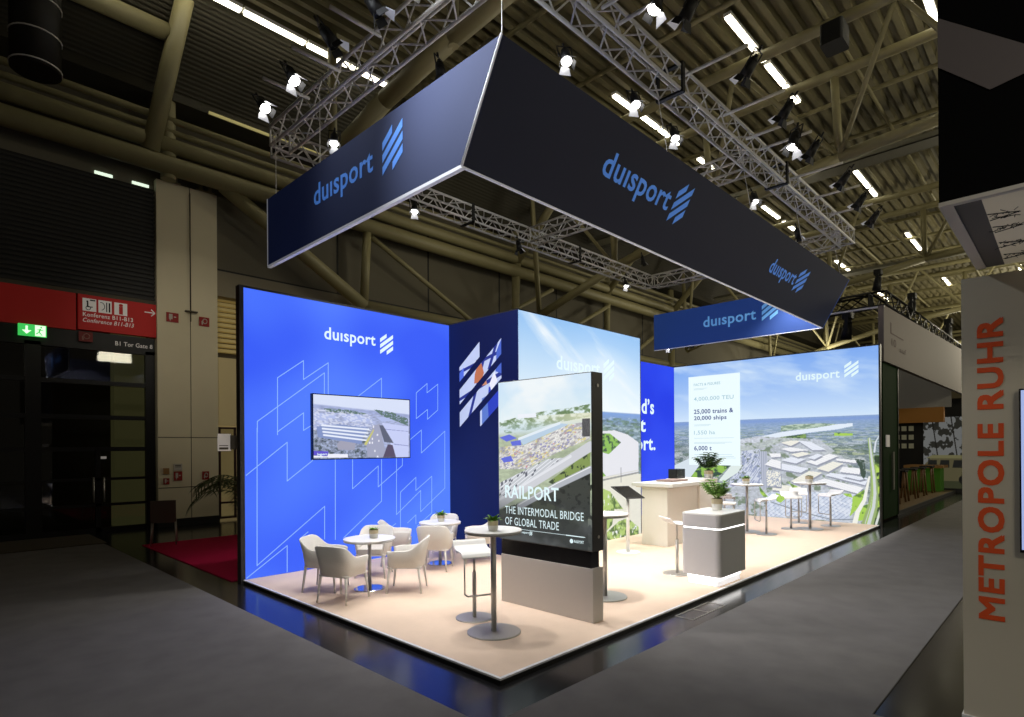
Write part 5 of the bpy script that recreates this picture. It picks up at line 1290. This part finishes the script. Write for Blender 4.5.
# ------------------------------------------------------------------ right far: green stand across the passage
SY = 3.5
t = thing('green_wall_end', 'dark green wall end with metal edge, right of the aerial mural', 'wall panel', (17.5, SY, 0)); o_ = (17.5, SY, 0)
MB().box((16.75, SY, 0.05), (18.35, SY+0.12, 3.95)).build('green_wall', M_ginside, t, o_)
MB().box((18.33, SY-0.02, 0.05), (18.39, SY+0.13, 3.95)).build('metal_edge', M_darkmetal, t, o_)
mb = MB(); mb.box((17.6, SY-0.05, 0.75), (17.72, SY-0.03, 1.72)); mb.build('door_pull', M_chrome, t, o_)
MB().box((17.0, SY-0.02, 1.85), (17.35, SY, 2.15)).build('notice', M_signwhite, t, o_)
t = thing('sloping_fascia', 'long greyish white fascia board with small dark lettering over the green wall end', 'fascia', (20, SY, 4.5)); o_ = (20, SY, 4.5)
mb = MB(); mb.add([(16.6,SY-0.06,3.96),(40,SY-0.06,3.96),(40,SY-0.06,6.2),(30,SY-0.06,5.75),(16.6,SY-0.06,5.32),(16.6,SY+0.06,3.96),(40,SY+0.06,3.96),(40,SY+0.06,6.2),(30,SY+0.06,5.75),(16.6,SY+0.06,5.32)],
       [(0,1,2,3,4),(9,8,7,6,5),(0,5,6,1),(1,6,7,2),(2,7,8,3),(3,8,9,4),(4,9,5,0)])
mb.build('fascia', mat('white_fascia', rgb(132,124,120), 0.8, noise=0.03), t, o_)
MB().box((16.62, SY-0.07, 5.28), (16.68, SY+5, 5.32)).build('fascia_edge', M_white_edge, t, o_)
M_fink = mat('fascia_ink', rgb(90,70,70), 0.8)
text_mesh('10', 'fascia_text', M_fink, t, (17.4, SY-0.066, 4.42), (1,0,0), (0,0,1), 0.5, 0.2, o_)
text_mesh('auf', 'fascia_text', M_fink, t, (18.3, SY-0.066, 4.36), (1,0,0), (0,0,1), 0.8, 0.14, o_)
mb = MB(); mb.box((17.3,SY-0.064,4.75),(17.4,SY-0.062,5.0)); mb.box((17.3,SY-0.064,4.72),(18.8,SY-0.062,4.75)); mb.build('fascia_lines', M_fink, t, o_)
t = thing('wood_deck', 'low wooden deck floor of the green stand beyond the aerial mural', 'platform', (25, SY, 0)); o_ = (25, SY, 0)
MB().box((18.4, SY+0.06, 0.0), (28.5, 8.0, 0.10)).build('deck_boards', mat('wood_deck', rgb(104,82,44), 0.5, noise=0.15, nscale=4), t, o_)
MB().box((18.4, SY+0.02, 0.0), (28.5, SY+0.06, 0.11)).build('deck_edge', M_darkmetal, t, o_)
t = thing('stand_back_wall', 'back wall of the green stand with tan beam, black area and camper picture', 'wall', (28.95, 5.5, 0)); o_ = (28.95, 5.5, 0)
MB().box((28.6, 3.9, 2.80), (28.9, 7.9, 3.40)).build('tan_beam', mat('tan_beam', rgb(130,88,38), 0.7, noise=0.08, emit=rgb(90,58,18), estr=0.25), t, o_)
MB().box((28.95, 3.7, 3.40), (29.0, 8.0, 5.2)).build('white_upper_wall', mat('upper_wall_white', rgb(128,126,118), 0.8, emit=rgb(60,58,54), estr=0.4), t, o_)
MB().box((28.91, 4.55, 0.1), (28.95, 8.0, 2.85)).build('black_wall', M_black, t, o_)
# mural of a camper under trees
P = Pic(1.75, 2.85, 160, 200)
P.C[:] = P.c(176,178,176)
tr = fbm(P.X*4.5, P.Y*4, 77, 4); P.mix((tr>0.52)*(P.Y>1.0), P.c(62,62,56)); P.mix((np.abs(np.sin(P.X*5+P.Y*0.6))<0.10)*(P.Y>1.0), P.c(40,38,34))
P.poly([(0.0,0.2),(1.7,0.2),(1.7,0.85),(1.45,1.2),(0.25,1.2),(0.0,0.9)], P.c(136,128,92)); P.poly([(0.1,1.2),(1.5,1.2),(1.4,1.32),(0.3,1.32)], P.c(176,170,120))
for a in (0.12,0.52,0.95): P.poly([(a,0.82),(a+0.33,0.82),(a+0.33,1.12),(a+0.05,1.12)], P.c(44,46,44))
P.poly([(0,0),(1.75,0),(1.75,0.3),(0,0.3)], P.c(88,92,64)); P.mix((np.hypot(P.X-0.45,P.Y-0.35)<0.2)|(np.hypot(P.X-1.35,P.Y-0.35)<0.2), P.c(30,30,30))
P.build('camper_mural', print_mat('camper_print', 0.26), t, (28.90, 4.62, 0.15), (0,-1,0), (0,0,1), o_)
mb = MB()
for r in range(3):
    for c_ in range(3): mb.box((28.87, 4.95+c_*0.25, 1.75+r*0.36), (28.905, 5.12+c_*0.25, 1.95+r*0.36))
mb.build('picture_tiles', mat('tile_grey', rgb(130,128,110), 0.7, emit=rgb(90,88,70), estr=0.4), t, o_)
for i, x in enumerate((19.6, 20.7, 22.0, 23.5, 25.0, 26.6)):
    tt = thing('wooden_bar_stool', 'dark topped wooden legged bar stool in the row on the green stand', 'bar stool', (x, 4.15, 0.10), 0, 'row of wooden bar stools on the green stand')
    MB().box((-0.25,-0.2,0.95),(0.25,0.2,1.0)).build('seat', M_black, tt)
    for sx in (-1,1):
        for sy in (-1,1): MB().tube((sx*0.18,sy*0.14,0.95),(sx*0.24,sy*0.2,0.0),0.028,n=6).build('leg', mat('stool_wood', rgb(112,80,46), 0.6, noise=0.1), tt)
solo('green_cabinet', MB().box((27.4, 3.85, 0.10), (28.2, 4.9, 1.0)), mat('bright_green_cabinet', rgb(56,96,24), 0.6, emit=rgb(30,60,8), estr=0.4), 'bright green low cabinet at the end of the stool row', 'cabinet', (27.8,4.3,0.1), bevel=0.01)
solo('cabinet_top', MB().box((27.2, 3.75, 1.0), (28.5, 5.0, 1.10)), mat('stool_wood2', rgb(160,120,70), 0.6, noise=0.1), 'wooden board lying on the green cabinet', 'counter top', (27.8,4.3,1.0))
# dark trusses with fixtures over the green stand
truss('black box truss running above the white fascia down the aisle', (20.1,4.3,6.25), (44,4.3,6.6), 'black trusses over the green stand', M_blktruss, w=0.4, step=0.55, r=0.035, rb=0.02)
truss('black box truss crossing behind the far end of the navy banner', (20.1,4.5,6.22), (20.1,10.5,6.0), 'black trusses over the green stand', M_blktruss, w=0.4, step=0.55, r=0.035, rb=0.02)
def moving_head(loc, label, sc=1.0):
    t = thing('moving_head_lamp', label, 'stage lamp', loc, 0, 'black stage lamps on the dark truss')
    MB().rbox((-0.2*sc,-0.14*sc,-0.2*sc),(0.2*sc,0.14*sc,0.0),0.05*sc).build('base', M_black, t)
    mb = MB(); mb.box((-0.22*sc,-0.05*sc,-0.6*sc),(-0.17*sc,0.05*sc,-0.1*sc)); mb.box((0.17*sc,-0.05*sc,-0.6*sc),(0.22*sc,0.05*sc,-0.1*sc)); mb.box((-0.2*sc,-0.05*sc,-0.22*sc),(0.2*sc,0.05*sc,-0.18*sc)); mb.build('yoke', M_black, t)
    mb = MB(); mb.tube((0,0.0,-0.35*sc),(0,0.05,-0.85*sc),0.13*sc,0.17*sc,n=14); mb.tube((0,0.0,-0.35*sc),(0,-0.03,-0.22*sc),0.13*sc,0.08*sc,n=14); mb.build('head', M_black, t)
for i, (p, s_) in enumerate([((16.9,4.30,5.32),0.8),((20.1,4.3,7.1),0.7),((25.0,4.3,7.3),0.9),((33.0,4.3,7.6),1.1)]):
    moving_head(p, ['black moving head lamp hanging right of the navy banner end','black stage lamp on top of the dark truss, nearest','black stage lamp on the dark truss, second along','black stage lamp on the dark truss, farthest'][i], s_)
# distant hall end: wall and dim booths
struct(MB().box((71, -16, 0), (71.3, 30, ZR+0.3)).build('wall_far', mat('far_wall', rgb(96,88,68), 0.9, noise=0.2, nscale=0.4)))
struct(MB().box((33.2, 3.6, 0), (33.4, 16, 4.0)).build('wall_booth', M_black)).name = 'wall_far_booth'
for i, (x, y, w, h, c) in enumerate([(24,12.8,3.0,4.8,'tall cream exhibition panel seen over the slogan wall'),(30,11,3.6,5.4,'tall dark exhibition tower seen under the far banner'),(27,9.8,1.0,5.0,'narrow white exhibition column far behind the aerial wall')]):
    solo('distant_booth', MB().rbox((x,y,0),(x+0.8,y+w,h),0.1), [M_panelr, M_darkmetal, M_white][i], c, 'exhibition stand', (x,y,0))

# ------------------------------------------------------------------ lights
def lamp(kind, name, loc, energy, color=(1,1,1), size=0.2, aim=None, angle=60, blend=0.6):
    ld = bpy.data.lights.new(name, kind); ld.energy = energy; ld.color = color
    if kind == 'SPOT': ld.spot_size = math.radians(angle); ld.spot_blend = blend; ld.shadow_soft_size = size
    elif kind == 'POINT': ld.shadow_soft_size = size
    elif kind == 'AREA': ld.size = size
    o = bpy.data.objects.new(name, ld); col.objects.link(o); o.location = loc
    if aim is not None: o.rotation_euler = (Vector(aim)-Vector(loc)).to_track_quat('-Z','Y').to_euler()
    return o
WARM = (1.0, 0.955, 0.90)
for (x, y, e) in ((4.1,4.35,150),(4.9,4.6,290),(4.9,7.9,290),(7.2,4.5,340),(6.6,7.6,230),(9.6,4.6,430),(9.8,6.0,380),(12.2,4.7,480),(12.4,7.2,480),(14.0,4.7,430)):
    lamp('SPOT', 'stand_spot', (x, y, 5.95), e, WARM, 0.07, (x+0.25, (y*0.6+5.9*0.4), 0), 95, 0.8)
for (x, y, ax, ay, e) in ((3.85,7.8,5.6,7.0,140),(3.85,6.6,5.6,6.3,140),(3.85,5.2,6.0,4.4,230),(5.6,4.4,7.6,3.6,380),(8.6,4.3,10.0,5.7,150)):
    lamp('SPOT', 'stand_fill_spot', (x, y, 4.55), e, WARM, 0.06, (ax, ay, 0.3), 85, 0.8)  # added fill lamps below the banner edge, no fixture hangs there
lamp('SPOT', 'counter_spot', (7.0, 2.81, 6.1), 150, WARM, 0.07, (7.7, 3.7, 0), 34, 0.8)
lamp('SPOT', 'banner_spot', (2.0, 4.7, 6.6), 560, (0.90,0.94,1), 0.12, (BX, 4.2, 5.4), 80, 1.0)
lamp('SPOT', 'banner_spot', (2.2, 6.6, 6.4), 40, (0.9,0.94,1), 0.12, (BX, 5.9, 5.1), 90, 1.0)
lamp('POINT', 'rig_fill', (7.5, 6.4, 5.9), 45, (1,0.98,0.95), 0.3)
HALL = (1.0, 0.92, 0.70)
for (x, y, z, e) in ((-3,-5,6,130),(8,-6,7,420),(20,-4,7,620),(34,0,7,1200),(50,2,7,1900),(24,12.5,7.5,80),(40,12,7,350),(12,12.0,8.0,80)):
    lamp('POINT', 'hall_fill', (x, y, z), e, HALL, 0.8)
lamp('SPOT', 'aisle_fill_spot', (0.5, -2.5, 8.5), 350, (1.0,0.97,0.93), 0.5, (4.0, 1.8, 0), 75, 1.0)  # added fill lamps over the aisle carpet, without fixtures
lamp('SPOT', 'aisle_fill_spot', (-1.5, 4.5, 8.5), 230, (1.0,0.97,0.93), 0.5, (0.5, 6.0, 0), 70, 1.0)
lamp('SPOT', 'aisle_fill_spot', (0.5, -1.8, 4.5), 110, (1.0,0.93,0.82), 0.4, (5.1, 0.0, 1.6), 50, 1.0)  # added fill lamp brightening the neighbour wall panel
lamp('SPOT', 'column_fill_spot', (1.5, 8.0, 8.0), 420, (1.0,0.92,0.76), 0.3, (5.0, 16.2, 4.2), 36, 0.9)  # added fill lamp aimed only at the concrete column
w = bpy.data.worlds.new('World'); scene.world = w; w.use_nodes = True
bg = w.node_tree.nodes['Background']; bg.inputs[0].default_value = (0.9, 0.8, 0.62, 1); bg.inputs[1].default_value = 0.045

# ------------------------------------------------------------------ camera
f_px = 584.8; v0 = 447.5; a = 0.7716; roll = -0.007
cam = bpy.data.cameras.new('Camera'); co = bpy.data.objects.new('Camera', cam); col.objects.link(co)
fw = Vector((math.cos(a), math.sin(a), 0)); rt = Vector((math.sin(a), -math.cos(a), 0)); up = Vector((0,0,1))
r2 = rt*math.cos(roll) + up*math.sin(roll)
u2 = -rt*math.sin(roll) + up*math.cos(roll)
m = Matrix((r2, u2, -fw)).transposed().to_4x4(); m.translation = Vector((0,0,1.90))
co.matrix_world = m
cam.sensor_width = 36; cam.lens = f_px/1024*36
cam.shift_y = (v0-358.5)/1024
cam.clip_end = 300
scene.camera = co
scene.view_settings.view_transform = 'Standard'
scene.view_settings.look = 'None'
scene.view_settings.exposure = 0
try:
    scene.cycles.use_denoising = True
    scene.cycles.sample_clamp_indirect = 4
except Exception: pass
